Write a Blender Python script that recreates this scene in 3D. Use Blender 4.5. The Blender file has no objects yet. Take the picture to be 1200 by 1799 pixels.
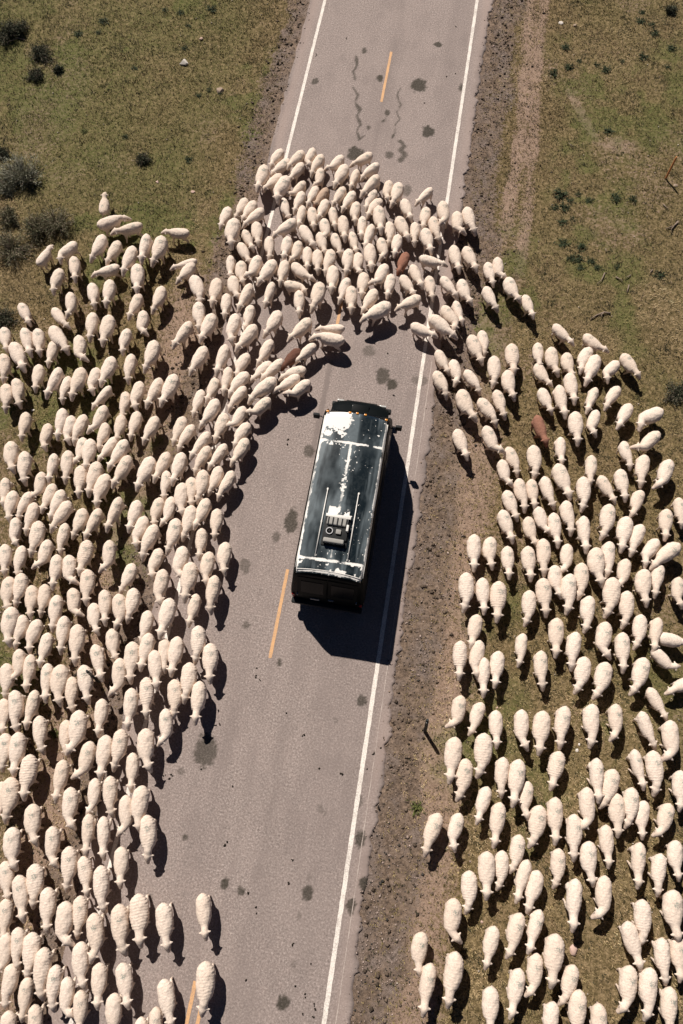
import bpy, bmesh, math, random
import numpy as np
from mathutils import Vector, Matrix
R = math.radians
random.seed(7)
rng = np.random.default_rng(11)
sc = bpy.context.scene
col = sc.collection

# ------------------------------------------------------------------ camera, sky, sun, exposure
PITCH, YAW, CAMH, CAMX = 71.646, 9.614, 22.797, 2.726
cd = bpy.data.cameras.new('camera'); cam = bpy.data.objects.new('camera', cd); col.objects.link(cam)
cd.sensor_fit = 'VERTICAL'; cd.sensor_height = 36.0; cd.lens = 24.0
cd.clip_start = 0.5; cd.clip_end = 2000
cam.location = (CAMX, 0, CAMH); cam.rotation_euler = (R(90 - PITCH), 0, R(YAW))
sc.camera = cam

SUN_EL, SHADOW_AZ = 46.0, 146.0          # shadows fall towards this azimuth (clockwise from the road)
w = bpy.data.worlds.new('World'); sc.world = w; w.use_nodes = True
nt = w.node_tree; nt.nodes.clear()
sky = nt.nodes.new('ShaderNodeTexSky'); sky.sky_type = 'NISHITA'; sky.sun_disc = False
sky.sun_elevation = R(SUN_EL); sky.sun_rotation = R(SHADOW_AZ + 180); sky.altitude = 2000; sky.air_density = 0.25; sky.dust_density = 0.1; sky.ozone_density = 0.6
bg = nt.nodes.new('ShaderNodeBackground'); bg.inputs['Strength'].default_value = 0.05
wo = nt.nodes.new('ShaderNodeOutputWorld')
nt.links.new(sky.outputs[0], bg.inputs[0]); nt.links.new(bg.outputs[0], wo.inputs[0])
sd = bpy.data.lights.new('sun', 'SUN'); sd.energy = 5.0; sd.angle = R(0.5); sd.color = (1.0, 0.925, 0.84)
sun = bpy.data.objects.new('sun', sd); col.objects.link(sun)
dv = Vector((math.sin(R(SHADOW_AZ)) * math.cos(R(SUN_EL)), math.cos(R(SHADOW_AZ)) * math.cos(R(SUN_EL)), -math.sin(R(SUN_EL))))
sun.rotation_euler = dv.to_track_quat('-Z', 'Y').to_euler(); sun.location = (-20, 30, 40)
vs = sc.view_settings; vs.view_transform = 'Standard'; vs.look = 'None'; vs.exposure = 0.3; vs.gamma = 1.0; vs.use_curve_mapping = False
sc.render.engine = 'CYCLES'

# ------------------------------------------------------------------ data
SHEEP = """-10.28 18.82 11 0.91 15.0 19.4;-9.58 17.93 -56 1.31 16.5 21.4;-8.97 17.6 119 1.26 18.4 22.2;-11.82 15.94 -16 1.07 6.5 24.6;-11.09 16.14 145 1.16 9.3 24.4;-9.84 16.51 173 1.23 14.2 24.1;-9.24 16.44 169 1.14 16.3 24.5;-9.29 15.56 121 1.12 15.2 26.2;-10.46 15.4 -160 1.17 10.8 26.2;-11.05 14.75 177 1.14 7.9 27.3;-8.49 16.11 175 1.31 18.7 25.4;-9.42 14.37 -159 1.12 13.5 28.7;-8.86 14.54 -172 1.2 15.7 28.5;-8 16.74 -176 1.34 21.0 24.3;-7.44 16.76 179 1.33 23.1 24.4;-7.92 15.36 -165 1.33 20.0 27.2;-7.05 17.84 96 1.1 25.5 22.4;-6.33 16.35 121 0.89 26.8 25.7;-6.17 16 159 1.06 27.0 26.4;-5.46 15.26 -151 1.3 29.0 28.2;-4.8 15.23 -177 1.26 31.4 28.5;-5.26 18.85 172 0.92 32.8 21.0;-4.69 19.39 170 0.91 35.2 20.2;-4.76 17.99 -179 1.4 33.8 22.9;-4.48 16.52 -168 0.99 33.7 26.0;-4.11 15.54 -160 1.04 34.2 28.1;-3.82 22.07 159 1.02 40.2 15.4;-3.53 21.66 146 0.96 41.0 16.2;-2.97 22.11 153 1.05 43.2 15.6;-2.41 22.28 168 0.88 45.2 15.5;-4.13 20.82 178 1.36 38.2 17.6;-3.68 20.77 147 1.09 39.8 17.8;-3.26 20.37 163 1.39 41.0 18.7;-2.84 21.52 157 0.93 43.2 16.7;-2.08 22 162 1.13 46.2 16.1;-1.31 22.16 153 0.94 49.0 16.0;-1.8 21.3 -175 0.98 46.8 17.5;-0.99 21.53 165 1.21 49.8 17.3;-2.61 20.6 156 1.02 43.5 18.5;-2.43 19.96 171 1.07 43.7 19.8;-1.94 20.35 169 0.75 45.7 19.2;-1.59 20.36 160 0.83 46.9 19.3 t;-0.41 21.47 173 0.83 51.8 17.6;-0.89 20.53 163 1.04 49.5 19.2;-0.47 20.38 162 1.08 50.9 19.6;-2.89 19.59 -156 1.03 41.8 20.3;-2.21 19.3 180 0.98 44.0 21.2;-1.7 19.28 -165 1.05 45.8 21.3;-1.41 19.76 171 0.99 47.2 20.5;-0.88 19.42 -164 1 48.9 21.3;-0.1 19.84 -179 1.01 51.9 20.8;-0.39 18.94 -166 1.2 50.3 22.5;-1.1 18.82 -160 1.05 47.7 22.5;-2.75 18.57 141 1.22 41.5 22.4;-3.14 17.6 -166 1.04 39.4 24.2;-1.72 18.35 -143 1.16 45.1 23.2;-1.11 18.15 -157 0.93 47.2 23.8;-0.53 18.21 -154 1.03 49.4 23.9;0.11 18.41 -160 0.98 51.8 23.7;-4.36 19.29 162 0.87 36.3 20.5;-4.08 18.91 146 1.14 37.0 21.3;-3.75 18.19 -164 1.12 37.7 22.8;-4.01 17.81 -148 0.9 36.4 23.5;-4.04 17.21 -145 0.93 35.8 24.7;-3.53 16.5 175 1.21 37.2 26.3;-4 16.26 -168 1.07 35.2 26.7;-3.02 16.4 161 1.27 39.0 26.7;-2.49 17.67 -179 1.08 41.8 24.3;-2.06 17.58 179 0.91 43.3 24.6;-1.57 17.36 -170 1.06 45.0 25.2;-1.15 17.28 -170 0.97 46.5 25.5;-0.71 17.3 176 1.16 48.1 25.7;-0 17.44 -175 1.16 50.8 25.6;-2.39 16.51 179 1.14 41.4 26.7;-1.62 16.65 -126 1.16 44.3 26.7;-1.7 16.04 -94 0.95 43.6 27.9;-0.43 16.52 -174 1.22 48.7 27.4;0.06 16.13 174 1.14 50.2 28.4;-0.27 22.61 135 0.99 52.9 15.5;0.13 22.04 142 1.02 54.0 16.7;0.28 21.16 155 1.28 54.0 18.4;0.36 20.59 164 1.09 54.0 19.5;1.03 21.17 177 0.84 56.7 18.6;1.42 21.02 175 1.17 58.0 19.0;2.52 21.15 149 1.04 62.0 19.1;0.57 20.24 151 0.85 54.5 20.2;1.98 20.32 -155 1.07 59.7 20.5;0.96 19.56 -167 1.32 55.6 21.7;0.3 19.17 -175 0.98 53.0 22.2;2.71 20.07 178 0.98 62.2 21.3;3.46 20.24 -165 1.28 65.0 21.2;4.05 19.96 -172 1.18 67.0 21.9;4.51 20.24 -161 1.26 68.8 21.5;3.2 19.54 -162 1.18 63.8 22.5;1.95 19.36 -152 1.2 59.1 22.4;2.43 19.25 -174 0.98 60.8 22.8;2.99 18.93 -160 1.2 62.7 23.6;0.63 18.71 174 1.21 53.9 23.3;1.44 19.11 -169 1.03 57.1 22.7;1.78 18.53 179 0.98 58.0 24.0;1.31 18.25 -158 1.12 56.2 24.4;0.42 17.43 -175 1 52.4 25.8;0.87 17.74 -167 1.24 54.2 25.3;2.12 17.78 168 0.98 58.9 25.7 r;3.32 18.05 -99 1.11 63.5 25.5;4.18 18.27 -162 1.25 66.8 25.4;4.76 18.42 -152 1.2 69.0 25.3;2.78 17.25 -152 1.12 61.1 27.0;1.36 16.98 168 1.2 55.6 27.0;0.76 16.51 -177 1.11 53.1 27.8;1.78 16.62 179 1.09 57.0 28.0;2.51 16.78 -143 0.89 59.8 27.9;3.37 16.82 -165 0.95 63.1 28.1;4.09 17.01 -139 1.02 65.9 28.0;4.69 16.86 -157 1.18 68.1 28.5;5.59 17.93 -162 1.05 71.9 26.6;5.89 18.16 -169 1.1 73.1 26.2;6.49 17.28 -155 1.17 75.1 28.2;-11.74 13.13 -142 1.08 3.5 30.5;-10.15 13.8 -161 1.15 10.2 29.7;-10.41 13.22 -134 1.08 8.5 30.8;-10.08 12.23 -134 1.33 8.6 33.1;-9.12 13.02 -169 1.18 13.1 31.7;-8.51 12.95 -178 1.29 15.3 32.1;-12.16 11.95 -156 0.75 0.5 33.0;-11.24 11.92 -151 1.26 3.9 33.4;-10.85 12.02 -159 1.14 5.5 33.3;-11.34 11.25 -143 1.34 2.7 34.9;-10.26 11.64 -174 1.08 7.2 34.4;-9.24 11.94 -164 1.23 11.5 34.1;-7.73 12.6 179 1.08 17.9 33.2;-11.79 10.76 -159 1.16 0.4 35.8;-11.36 9.63 -160 1.09 0.6 38.6;-10.98 9.87 -157 1.18 2.4 38.2;-10.48 10.58 -172 1.07 5.2 36.7;-9.78 10.43 174 1.26 7.7 37.4;-9.36 10.3 178 0.97 9.1 37.8;-8.92 10.55 177 1.29 11.1 37.4;-8.4 10.78 177 1.1 13.4 37.1;-8.01 11.26 173 1.22 15.4 36.1;-7.23 11.52 -176 1.16 18.7 35.8;-7.94 10.21 158 1.05 14.5 38.6;-7.02 10.05 -174 0.91 18.0 39.4;-7.75 9.26 173 1.21 14.2 41.0;-10.36 8.61 -173 1.07 3.2 41.5;-9.49 8.33 -179 1.02 6.2 42.5;-9.06 8.9 -172 1.21 8.6 41.3;-8.73 8.73 -179 1.12 9.7 41.9;-8.4 8.83 172 1.17 11.2 41.7;-7.45 8.69 180 1.05 14.8 42.5;-6.94 9.1 -176 0.85 17.2 41.7;-7.75 14.18 174 1.17 19.5 29.7;-7.25 13.45 -174 1.16 20.6 31.5;-6.91 14.61 177 1.17 23.0 29.1;-5.16 14.08 -163 1.23 29.1 30.9;-5.62 13.2 161 1.25 26.5 32.7;-4.73 13.6 171 1.27 30.2 32.1;-4.25 14.7 -173 0.93 33.0 29.9;-3.76 13.66 177 1.33 34.0 32.3;-6.53 12.11 179 1.29 22.0 34.8;-4.77 12.22 165 1.25 28.8 35.2;-3.87 12.31 176 1.3 32.4 35.3;-6.66 10.43 177 1.2 19.8 38.6;-6.04 10.63 170 1.25 22.4 38.4;-5.53 10.82 171 1.36 24.6 38.1;-4.37 10.52 175 1.08 28.8 39.3;-3.97 11.11 172 1.01 31.0 38.1;-3.52 11.54 -178 1.13 33.1 37.2;-3.81 10.11 165 1.23 30.7 40.5;-6.44 9.29 180 1.11 19.4 41.4;-5.81 9.19 168 1.12 21.8 41.9;-4.8 9.34 173 1.13 26.0 42.0;-4.52 9.14 160 1.09 26.9 42.6;-3.33 9.68 172 1.14 32.2 41.8;-2.79 10.11 166 1.05 34.7 40.9;-3.12 11.5 151 1.16 34.6 37.5;-3.02 10.92 155 1.1 34.5 38.9;-2.57 9.52 157 1.05 35.1 42.5;-3.61 15.14 169 1.27 35.8 29.2;-2.73 15.45 175 1.13 39.3 28.8;-1.49 15.24 -169 1.13 43.8 29.7;-0.87 15.63 178 1.27 46.4 29.1;0.44 15.73 -171 1.19 51.4 29.4;-3.31 14.36 -179 1.05 36.3 31.0;-2.32 14.19 165 1.19 39.9 31.7;-3.17 13.37 158 1.3 36.0 33.2;-1.27 14.06 149 1.25 43.8 32.4;-0.15 14.38 102 0.94 48.3 32.1;-0.2 13.92 86 1.32 47.8 33.1;-2.39 12.95 166 1.17 38.7 34.4;-0.9 13.19 147 1.04 44.6 34.5;-1.38 12.85 150 0.77 42.5 35.0 d;-2.38 12.17 148 1.03 38.1 36.2;-1.97 12.28 147 1.14 39.8 36.1;-1.23 12.31 118 0.88 42.7 36.4;-1.33 11.79 136 1.15 41.9 37.5;-0.87 11.61 143 1.14 43.5 38.1;-2.17 11.36 140 1.35 38.2 38.2;-2.12 10.65 147 1.11 37.8 39.9;-3.16 12.31 163 1.03 35.2 35.6;1.1 15.8 161 1.15 54.0 29.5;1.42 15.32 132 1.32 54.9 30.6;2.58 15.97 129 1.11 59.7 29.6;4.35 15.57 -138 1.26 66.2 31.2;4.57 15.93 -159 0.89 67.2 30.4;4.06 15.1 -125 1.33 64.9 32.1;3.37 14.88 -110 1.08 62.1 32.3;4.24 13.7 -149 0.97 65.0 35.3;4.77 13.35 -159 1.1 66.9 36.3;4.32 12.77 -146 1.12 64.8 37.5;5.28 12 -154 1.32 68.3 39.7;5.71 16.76 -152 1.12 72.0 29.1;7.2 16.71 -156 1.01 77.6 29.7;8.6 15.69 -134 1.09 82.8 32.5;5.66 14.8 -164 0.97 71.0 33.4;5.4 14.43 -154 1.25 69.8 34.1;6.78 14.26 -171 1.26 75.2 35.0;6.16 13.6 -172 1.25 72.5 36.3;7.74 14.65 -172 0.86 79.1 34.5;8.26 14.43 -168 1.19 81.1 35.2;6.74 13.14 -168 1.21 74.6 37.6;5.46 13.12 -138 1.01 69.5 37.1;7.97 13.85 -148 0.99 79.8 36.4;8.86 14.4 -167 0.95 83.5 35.5;9.03 13.41 -168 1.25 83.9 37.9;6.52 12.34 -159 1.14 73.5 39.4;6.14 11.97 -138 1.2 71.8 40.1;8.17 12.8 -154 1.02 80.2 38.9;8.7 12.82 -167 1.3 82.4 39.1;8.05 11.52 -159 1.2 79.4 42.0 r;9.28 11.81 -173 1.27 84.5 41.8;9.8 15.46 -126 1.1 87.4 33.4;11.17 14.77 -143 1.11 92.8 35.5;9.38 14.71 160 1.15 85.6 35.0;9.67 14.28 164 1.31 86.6 36.1;10.36 14.43 143 0.98 89.4 36.0;9.76 13.08 164 1.11 86.8 38.9;10.49 13.34 152 1.04 89.8 38.6;10.96 12.62 158 1.13 91.5 40.5;11.76 12.7 122 1.3 94.8 40.6;9.87 12.15 166 1.12 87.0 41.2;-10.42 7.34 -163 1.2 1.3 44.6;-9.84 7.04 -167 1.22 3.2 45.6;-8.89 7.22 -174 1.05 7.2 45.6;-8.37 7.34 -167 1.2 9.5 45.5;-8.07 8.01 -173 1.04 11.5 43.9;-7.73 7.91 -174 1.17 12.8 44.3;-7.15 8.23 160 1.05 15.4 43.7;-6.68 8.04 166 1.25 17.1 44.4;-6.38 7.45 168 1.26 17.6 46.1;-9.11 6.47 -171 1.07 5.4 47.4;-10.24 6.06 -165 1.05 0.3 48.0;-7.74 6.88 -167 1.16 11.5 46.9;-7.3 7.04 -180 1.26 13.5 46.7;-6.93 6.65 173 1.24 14.5 47.9;-8.69 6.11 175 1.07 6.6 48.5;-9.88 5.59 -175 1.12 1.1 49.4;-9.45 5.69 170 0.85 3.0 49.3;-8.3 5.9 173 1.12 8.0 49.2;-9.04 5.28 -179 1.13 4.1 50.6;-8.04 5.52 163 1.19 8.6 50.4;-7.34 5.39 178 1.07 11.3 51.0;-6.86 5.44 170 1.14 13.3 51.1;-6.22 5.88 174 1.25 16.5 50.2;-9.42 4.7 -168 0.94 1.8 51.9;-8.62 4.61 -174 1.22 5.0 52.6;-7.77 4.77 -177 1.08 8.7 52.5;-9.44 3.73 -163 1.05 0.4 54.6;-8.98 3.77 -175 1 2.3 54.7;-8.19 4.08 -177 1.13 6.1 54.2;-6.81 4.24 -177 1.2 12.1 54.4;-5.97 4.37 -167 1.18 15.8 54.5;-7.62 3.61 -170 1.16 7.9 55.8;-7.16 3.69 -165 1.13 9.9 55.8;-5.19 3.79 173 0.9 18.4 56.4;-5.05 7.86 170 1.18 23.5 45.6;-4.45 7.88 177 1.22 25.9 45.8;-5.57 7.52 169 1.29 21.0 46.2;-3.89 8.87 159 1.16 29.2 43.5;-3.72 8.34 163 1.13 29.3 44.9;-3.18 8.56 159 1.08 31.8 44.6;-2.45 8.86 163 1.14 35.0 44.2;-4.74 7.24 -173 0.92 24.1 47.3;-3.76 7.12 -167 0.9 28.0 48.1;-3.45 7.36 -175 1.18 29.5 47.6;-3.06 7.66 174 1.09 31.4 47.0;-2.65 7.54 163 1.15 33.0 47.4;-4.05 6.77 -171 1.2 26.5 48.9;-5.53 5.94 179 1.14 19.4 50.4;-4.83 6.22 177 0.81 22.7 49.9;-4.39 6.29 -177 1.11 24.5 50.0;-5.22 5.41 170 1.17 20.1 51.9;-3.59 5.99 -179 1.23 27.6 51.1;-3.25 6.39 170 1.15 29.4 50.2;-2.67 6.13 -174 1.03 31.6 51.2;-4.8 5.12 169 1.25 21.6 52.9;-3.99 5.44 -179 1.23 25.3 52.4;-3.01 5.35 -172 1.03 29.4 53.1;-4.42 4.43 171 1.07 22.4 55.0;-3.55 4.54 177 1.2 26.2 55.1;-2.15 4.98 -175 1.12 32.7 54.6;-2.62 4.53 -177 1.15 30.2 55.6;5.3 10.51 -155 1.2 67.7 43.3;6.34 10.75 -154 1.26 72.1 43.2;7.2 10.21 -151 1.11 75.4 44.9;7.94 10.29 -169 1.23 78.5 45.0;6.92 9.66 -164 1 74.0 46.2;7.58 8.98 -162 1.2 76.6 48.2;7.27 8.54 -155 1.11 75.1 49.2;7.97 9.09 -169 1.06 78.2 48.1;8.48 9.21 -161 1.18 80.5 48.0;7.18 7.74 -157 1.18 74.4 51.3;8.01 7.71 -164 1.05 78.0 51.8;8.36 8.14 -161 0.99 79.6 50.8;6.15 6.61 -175 1.25 69.5 53.9;6.68 6.71 -178 1.11 71.8 53.9;7.34 6.49 -172 1.11 74.6 54.8;8.03 6.56 -171 1.17 77.7 55.0;8.51 6.86 -176 1.26 79.8 54.4;8.82 10.89 -175 0.91 82.4 43.9;9.92 10.31 179 1.13 86.8 45.8;11.15 11.12 -161 1.03 92.1 44.3;11.79 11.64 143 1.27 94.8 43.2;11.67 10.59 172 1.21 94.2 45.9;12.44 10.51 165 1.29 97.5 46.4;8.97 9.7 -157 1.34 82.7 47.0;9.71 9.36 -174 1.23 85.7 48.2;11.02 9.92 -169 1.16 91.4 47.3;10.52 9.68 -149 1.08 89.2 47.7;11.54 9.35 165 1.02 93.5 49.0;13.07 9.27 -174 0.9 100.1 49.9;9.23 8.4 -165 1.21 83.4 50.5;8.83 7.89 -169 1.21 81.5 51.7;10.52 8.43 175 1.28 89.0 51.0;9.79 7.88 -174 1.27 85.7 52.2;12.55 8.72 177 1.12 97.8 51.1;11.12 8.11 172 1.26 91.5 52.1;11.52 7.99 161 1.18 93.2 52.6;11.97 7.61 150 1.15 95.2 53.9;12.48 7.59 134 1.33 97.4 54.2;9.29 6.93 -179 1.07 83.3 54.5;10.64 7.15 -179 1.21 89.2 54.6;10.25 6.79 -174 1.31 87.5 55.4;11.19 6.71 173 1.11 91.6 56.1;-8.99 2.61 -169 1.16 0.7 58.0;-8.62 2.81 -171 1.12 2.5 57.6;-8.15 2.51 -166 1.06 4.1 58.7;-7.74 2.62 -169 0.9 6.0 58.6;-6.7 2.65 -161 1.09 10.5 59.0;-6.42 3.28 -167 1.17 12.5 57.3;-7.25 2.27 -170 1.17 7.7 59.8;-5.92 2.29 -161 1 13.5 60.5;-5.64 2.72 -162 1.16 15.2 59.3;-5.1 2.66 -159 1.18 17.5 59.8;-8.58 1.58 -171 1.27 1.0 61.2;-8.24 1.49 -178 1.07 2.3 61.6;-7.77 1.43 176 1.07 4.3 62.1;-7.24 1.07 -177 1.05 6.1 63.4;-6.76 1.62 -168 1.19 9.0 62.0;-6.21 1.39 -168 1.27 11.0 63.0;-5.07 1.57 -160 0.99 16.2 63.0;-5.36 0.96 -153 1.18 14.2 64.7;-7.89 0.42 -162 1.06 2.3 65.1;-7.5 0.28 -170 1.13 3.8 65.7;-8.1 -0.09 -161 1.1 0.6 66.5;-6.83 0.08 -166 1.18 6.5 66.7;-6.42 0.06 -170 1.26 8.3 67.0;-4.55 0.58 -166 1.25 17.3 66.3;-5.96 -0.15 -166 1.08 10.1 67.9;-5.56 0.24 -157 1.19 12.4 66.9;-7.49 -0.93 -161 1.28 2.1 69.5;-7.08 -0.79 -177 1.15 4.2 69.3;-7.89 -1.14 -162 0.93 0.0 70.0;-4.83 -0.66 -170 1.1 14.5 70.1;-3.98 3.63 -178 1.25 23.4 57.5;-3.1 3.98 -178 1.3 27.6 56.9;-2.24 3.71 -178 1.24 31.0 58.1;-4.79 2.93 -174 1.13 19.1 59.1;-2.75 3.11 180 0.97 28.2 59.6;-3.55 2.69 179 1.3 24.2 60.5;-4.14 2.31 -176 1.02 21.2 61.3;-2.31 2.04 -169 1.18 29.0 63.0;-3.94 1.54 -179 1.17 21.2 63.7;-4.29 1.14 -169 1.27 19.2 64.7;-3.31 1.53 -166 0.99 24.0 64.1;-2.97 1.56 -176 1.22 25.5 64.1;-3.45 1.04 -161 1.22 22.8 65.5;-1.8 1.54 -169 1.21 30.8 64.8;-2.34 0.82 -172 1.23 27.5 66.8;-3.94 -0.25 -170 1.22 19.1 69.3;-3.52 0.16 -165 1.22 21.5 68.2;-2.64 0.28 -164 1.16 25.6 68.3;-1.89 0.29 -173 1.26 29.0 68.7;6.05 5.21 -173 1.29 68.4 57.9;6.61 5.19 -172 1.19 70.8 58.2;7.11 5.08 -178 1.33 73.0 58.8 w;8.15 5.04 -178 1.17 77.6 59.4;8.61 5.48 -172 1.25 79.8 58.3;8.97 6.09 -171 1.11 81.6 56.8;6.44 3.98 174 1.11 69.5 61.6;6.08 2.97 -176 1.2 67.4 64.5;6.59 3.08 173 1.23 69.8 64.4;6.88 2.57 -177 1.19 70.9 66.2;7.28 2.89 178 1.14 72.8 65.4;8 3.64 179 0.97 76.4 63.5;8.69 3.1 -176 1.21 79.4 65.5;9.09 4.22 -179 1.25 81.6 62.3;6.21 1.31 177 1.14 67.1 69.8;6.78 1.27 167 0.97 69.8 70.2;9.39 5.73 -179 1.34 83.4 58.0;9.81 6.24 -177 1.22 85.4 56.7;10.04 5.16 178 1.2 86.2 59.9;10.78 5.82 177 1.37 89.6 58.4;11.31 5.51 180 1.23 92.0 59.6;11.83 6.36 179 1.24 94.4 57.4;12.29 6.69 170 1.14 96.5 56.6;13.01 6.4 176 0.74 99.7 57.8;10.59 4.35 172 1.26 88.5 62.6;11.24 4.1 -178 1.25 91.4 63.7;11.78 4.86 176 1.15 94.0 61.7;12.3 4.87 172 1.13 96.3 62.0;12.95 4.8 -91 0.75 99.3 62.5;12.65 4.06 -131 0.86 97.9 64.6;9.64 3.88 173 1.22 84.0 63.6;9.99 3.15 173 1.19 85.4 66.0;10.63 3.08 169 1.22 88.4 66.6;11.8 3.41 167 1.26 93.8 66.1;12.45 2.69 -147 1.01 96.8 68.8;13.13 3.37 118 0.51 100.1 67.0;-6.56 -1.49 -161 1.14 5.5 71.8;-5.75 -1.45 -165 1.06 9.2 72.2;-5.41 -1.24 -170 1.36 11.1 71.7;-7.09 -2.14 -168 1.25 2.1 73.7;-7.49 -2.16 -164 1.1 0.2 73.5;-4.91 -2.02 -177 1.22 12.3 74.5;-4.39 -1.77 -172 1.25 15.1 74.0;-3.97 -1.5 -174 1.21 17.4 73.3;-6.54 -2.72 -171 1.26 3.8 76.0;-5.54 -2.66 -174 1.18 8.5 76.3;-6.87 -3.44 -167 1.27 1.2 78.3;-5.01 -3.38 -168 1.21 10.0 79.1;-4.39 -2.94 -168 0.94 13.5 78.0;-3.88 -2.83 -165 1.15 16.1 77.9;-5.99 -3.99 -162 1.15 4.5 80.7;-4.26 -3.95 -168 1.11 12.8 81.6;-3.77 -3.95 -164 1.14 15.1 81.9;-6.39 -4.72 -162 1.17 1.4 83.0;-5.21 -4.48 -165 1.15 7.4 82.9;-7.16 -3.51 -161 1 -0.3 78.3;-3.15 -1.37 -164 1.26 21.3 73.4;-2.69 -0.64 -163 1.17 24.3 71.2;-3.42 -2.04 -167 1.06 19.2 75.5;-2.93 -3 -174 1.26 20.3 79.0;-3.25 -3.29 -162 1.19 18.4 79.8;-2.43 -3.75 -161 1.28 21.8 82.0;7.45 1.07 -174 1.1 72.8 71.2;8.23 1.16 -177 1.22 76.5 71.4;8.82 1.19 177 1.29 79.3 71.6;6.19 -0.06 178 1.32 66.3 74.3;7.1 0.21 -179 1.3 70.8 73.9;6.6 -0.59 178 1.23 68.0 76.3;7.74 -0.31 179 1.15 73.6 76.0;8.18 -0.39 176 1.36 75.6 76.5;7.24 -1.19 168 1.07 70.7 78.7;8.53 -0.85 174 1.1 77.2 78.3;7.72 -1.65 176 1.23 72.8 80.6;5.8 -2.24 164 1.24 63.1 81.6;6.5 -2.07 168 1.06 66.7 81.4;8.92 -1.53 174 1.22 78.8 80.9;8.4 -2.37 175 1.06 75.9 83.6;9.44 1.46 173 1.28 82.3 71.1;10.36 1.66 -177 1.29 86.8 70.9;11.12 1.86 -176 1.15 90.4 70.7;12.11 1.81 -158 1.15 95.1 71.4;12.83 1.56 -174 1.32 98.5 72.6;9.35 0.16 170 1.14 81.5 75.3;10.62 0.1 -176 1.23 87.6 76.3;11 -0.11 168 1.2 89.4 77.2;11.87 0.62 -165 1.14 93.8 75.2;12.38 0.59 -171 1.28 96.2 75.6;10.38 -0.82 -173 1.3 86.2 79.3;11.28 -0.79 -177 1.18 90.7 79.7;11.67 -0.53 178 1.16 92.6 79.0;12.02 -0.79 173 1.04 94.3 80.2;12.7 -0.74 165 1.1 97.7 80.4;13.14 0.22 179 1.14 100.0 77.3;9.44 -1.25 -177 1.27 81.5 80.2;10.04 -1.62 -179 1.26 84.3 81.9;11.03 -1.69 -174 1.13 89.2 82.8;-6.31 -5.58 -156 1.01 0.4 86.3;-6.03 -6.54 -165 0.9 0.2 90.1;-5.7 -5.91 -154 1.22 2.9 87.9;-5.42 -5.55 -162 1.16 4.8 86.7;-4.54 -4.94 -164 1.2 10.0 85.0;-4.01 -5.03 -156 0.98 12.4 85.7;-3.44 -5.27 -163 1.23 14.8 86.9;-3.06 -4.63 -165 1.02 17.6 84.8;-4.86 -6.07 -164 1.15 6.7 89.0;-4.24 -6.35 -171 1.23 9.3 90.5;-3.87 -6.08 -166 1.08 11.6 89.7;-3.25 -6.48 -157 1.24 14.1 91.6;-2.62 -6.18 -161 1.31 17.6 90.9;-5.41 -7.16 -165 1.02 2.3 92.9;-4.99 -7.27 -167 1.16 4.2 93.6;-5.74 -7.38 -163 0.82 0.3 93.5;-4.52 -7.6 -170 1.27 6.0 95.2;-3.5 -7.23 -163 1.17 11.7 94.4;-4.09 -7.88 -171 1.12 7.8 96.6;-2.87 -7.61 -166 1.08 14.3 96.4;-2.14 -7.49 -154 1.11 18.2 96.4;-5.37 -8.09 -174 1.07 0.9 96.6;-4.85 -8.32 -170 1.03 3.2 97.9;-3.67 -8.1 -168 1.07 9.5 97.8;-3.19 -8.32 -164 1 11.7 99.1;-2.27 -8.25 -165 1.05 16.5 99.4;-4.35 -8.89 -162 1 4.8 100.6;-5.05 -9.16 -164 0.9 0.8 101.2;-2.14 -5.84 -162 1.32 20.5 89.9 w;-1.38 -5.89 -159 1.21 24.2 90.6;-0.35 -5.44 -161 1.15 29.9 89.5;0.1 -7.17 -168 1.32 30.1 96.6;-0.86 -7.7 -154 1.18 24.5 98.1;-1.04 -8.36 -167 0.93 22.7 100.7;-1.38 -8.67 -165 1 20.5 101.8;7.56 -3.05 -176 1.23 71.4 85.6;8 -2.88 -178 1.04 73.7 85.2;8.6 -3.04 167 1.17 76.6 86.2;7.12 -3.6 -174 1.13 68.9 87.4;6.7 -4.43 178 1.21 66.3 90.2;8.95 -3.27 167 1.16 78.2 87.3;8.48 -4.47 169 1.21 75.4 91.6;9.05 -4.27 166 1.15 78.4 91.2;7.85 -4.89 171 1.1 71.9 92.8;5.86 -5.38 178 1.07 61.4 93.4;6.18 -6.17 176 1.25 62.5 96.7;6.86 -5.82 175 1.44 66.2 95.8;9.17 -5.39 179 1.13 78.5 95.6;8.65 -5.88 172 1.22 75.6 97.3;8.02 -6.41 -177 1.13 72.0 99.0;9.64 -2.55 -179 1.06 82.0 85.0;10.12 -3.39 178 1.34 84.2 88.5;10.5 -2.25 -177 1.18 86.4 84.5;10.98 -3.14 -179 1.27 88.6 88.1;11.94 -2.04 177 1.2 93.8 84.6;12.55 -2.21 174 1.14 96.8 85.6;13.05 -1.74 -180 1.04 99.4 84.2;12.96 -3.2 -179 1.31 98.8 89.6;12.14 -3.54 -176 1.19 94.5 90.4;11.89 -4.15 -160 1.2 93.1 92.6;12.71 -4.41 -176 1.16 97.4 94.1;9.63 -4.89 177 1.33 81.1 94.0;10.13 -5.47 167 1.09 83.6 96.6;10.38 -6.12 178 1.25 84.7 99.4;11.76 -5.29 177 1.23 92.2 97.0;12.3 -5.27 178 1.29 95.1 97.3;13.19 -4.28 -177 1.09 99.9 93.9;12.92 -5.61 178 1.19 98.4 99.1;9.7 -6.47 179 1.08 80.9 100.4;11.02 -6.29 -178 1.09 88.1 100.6"""
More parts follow.
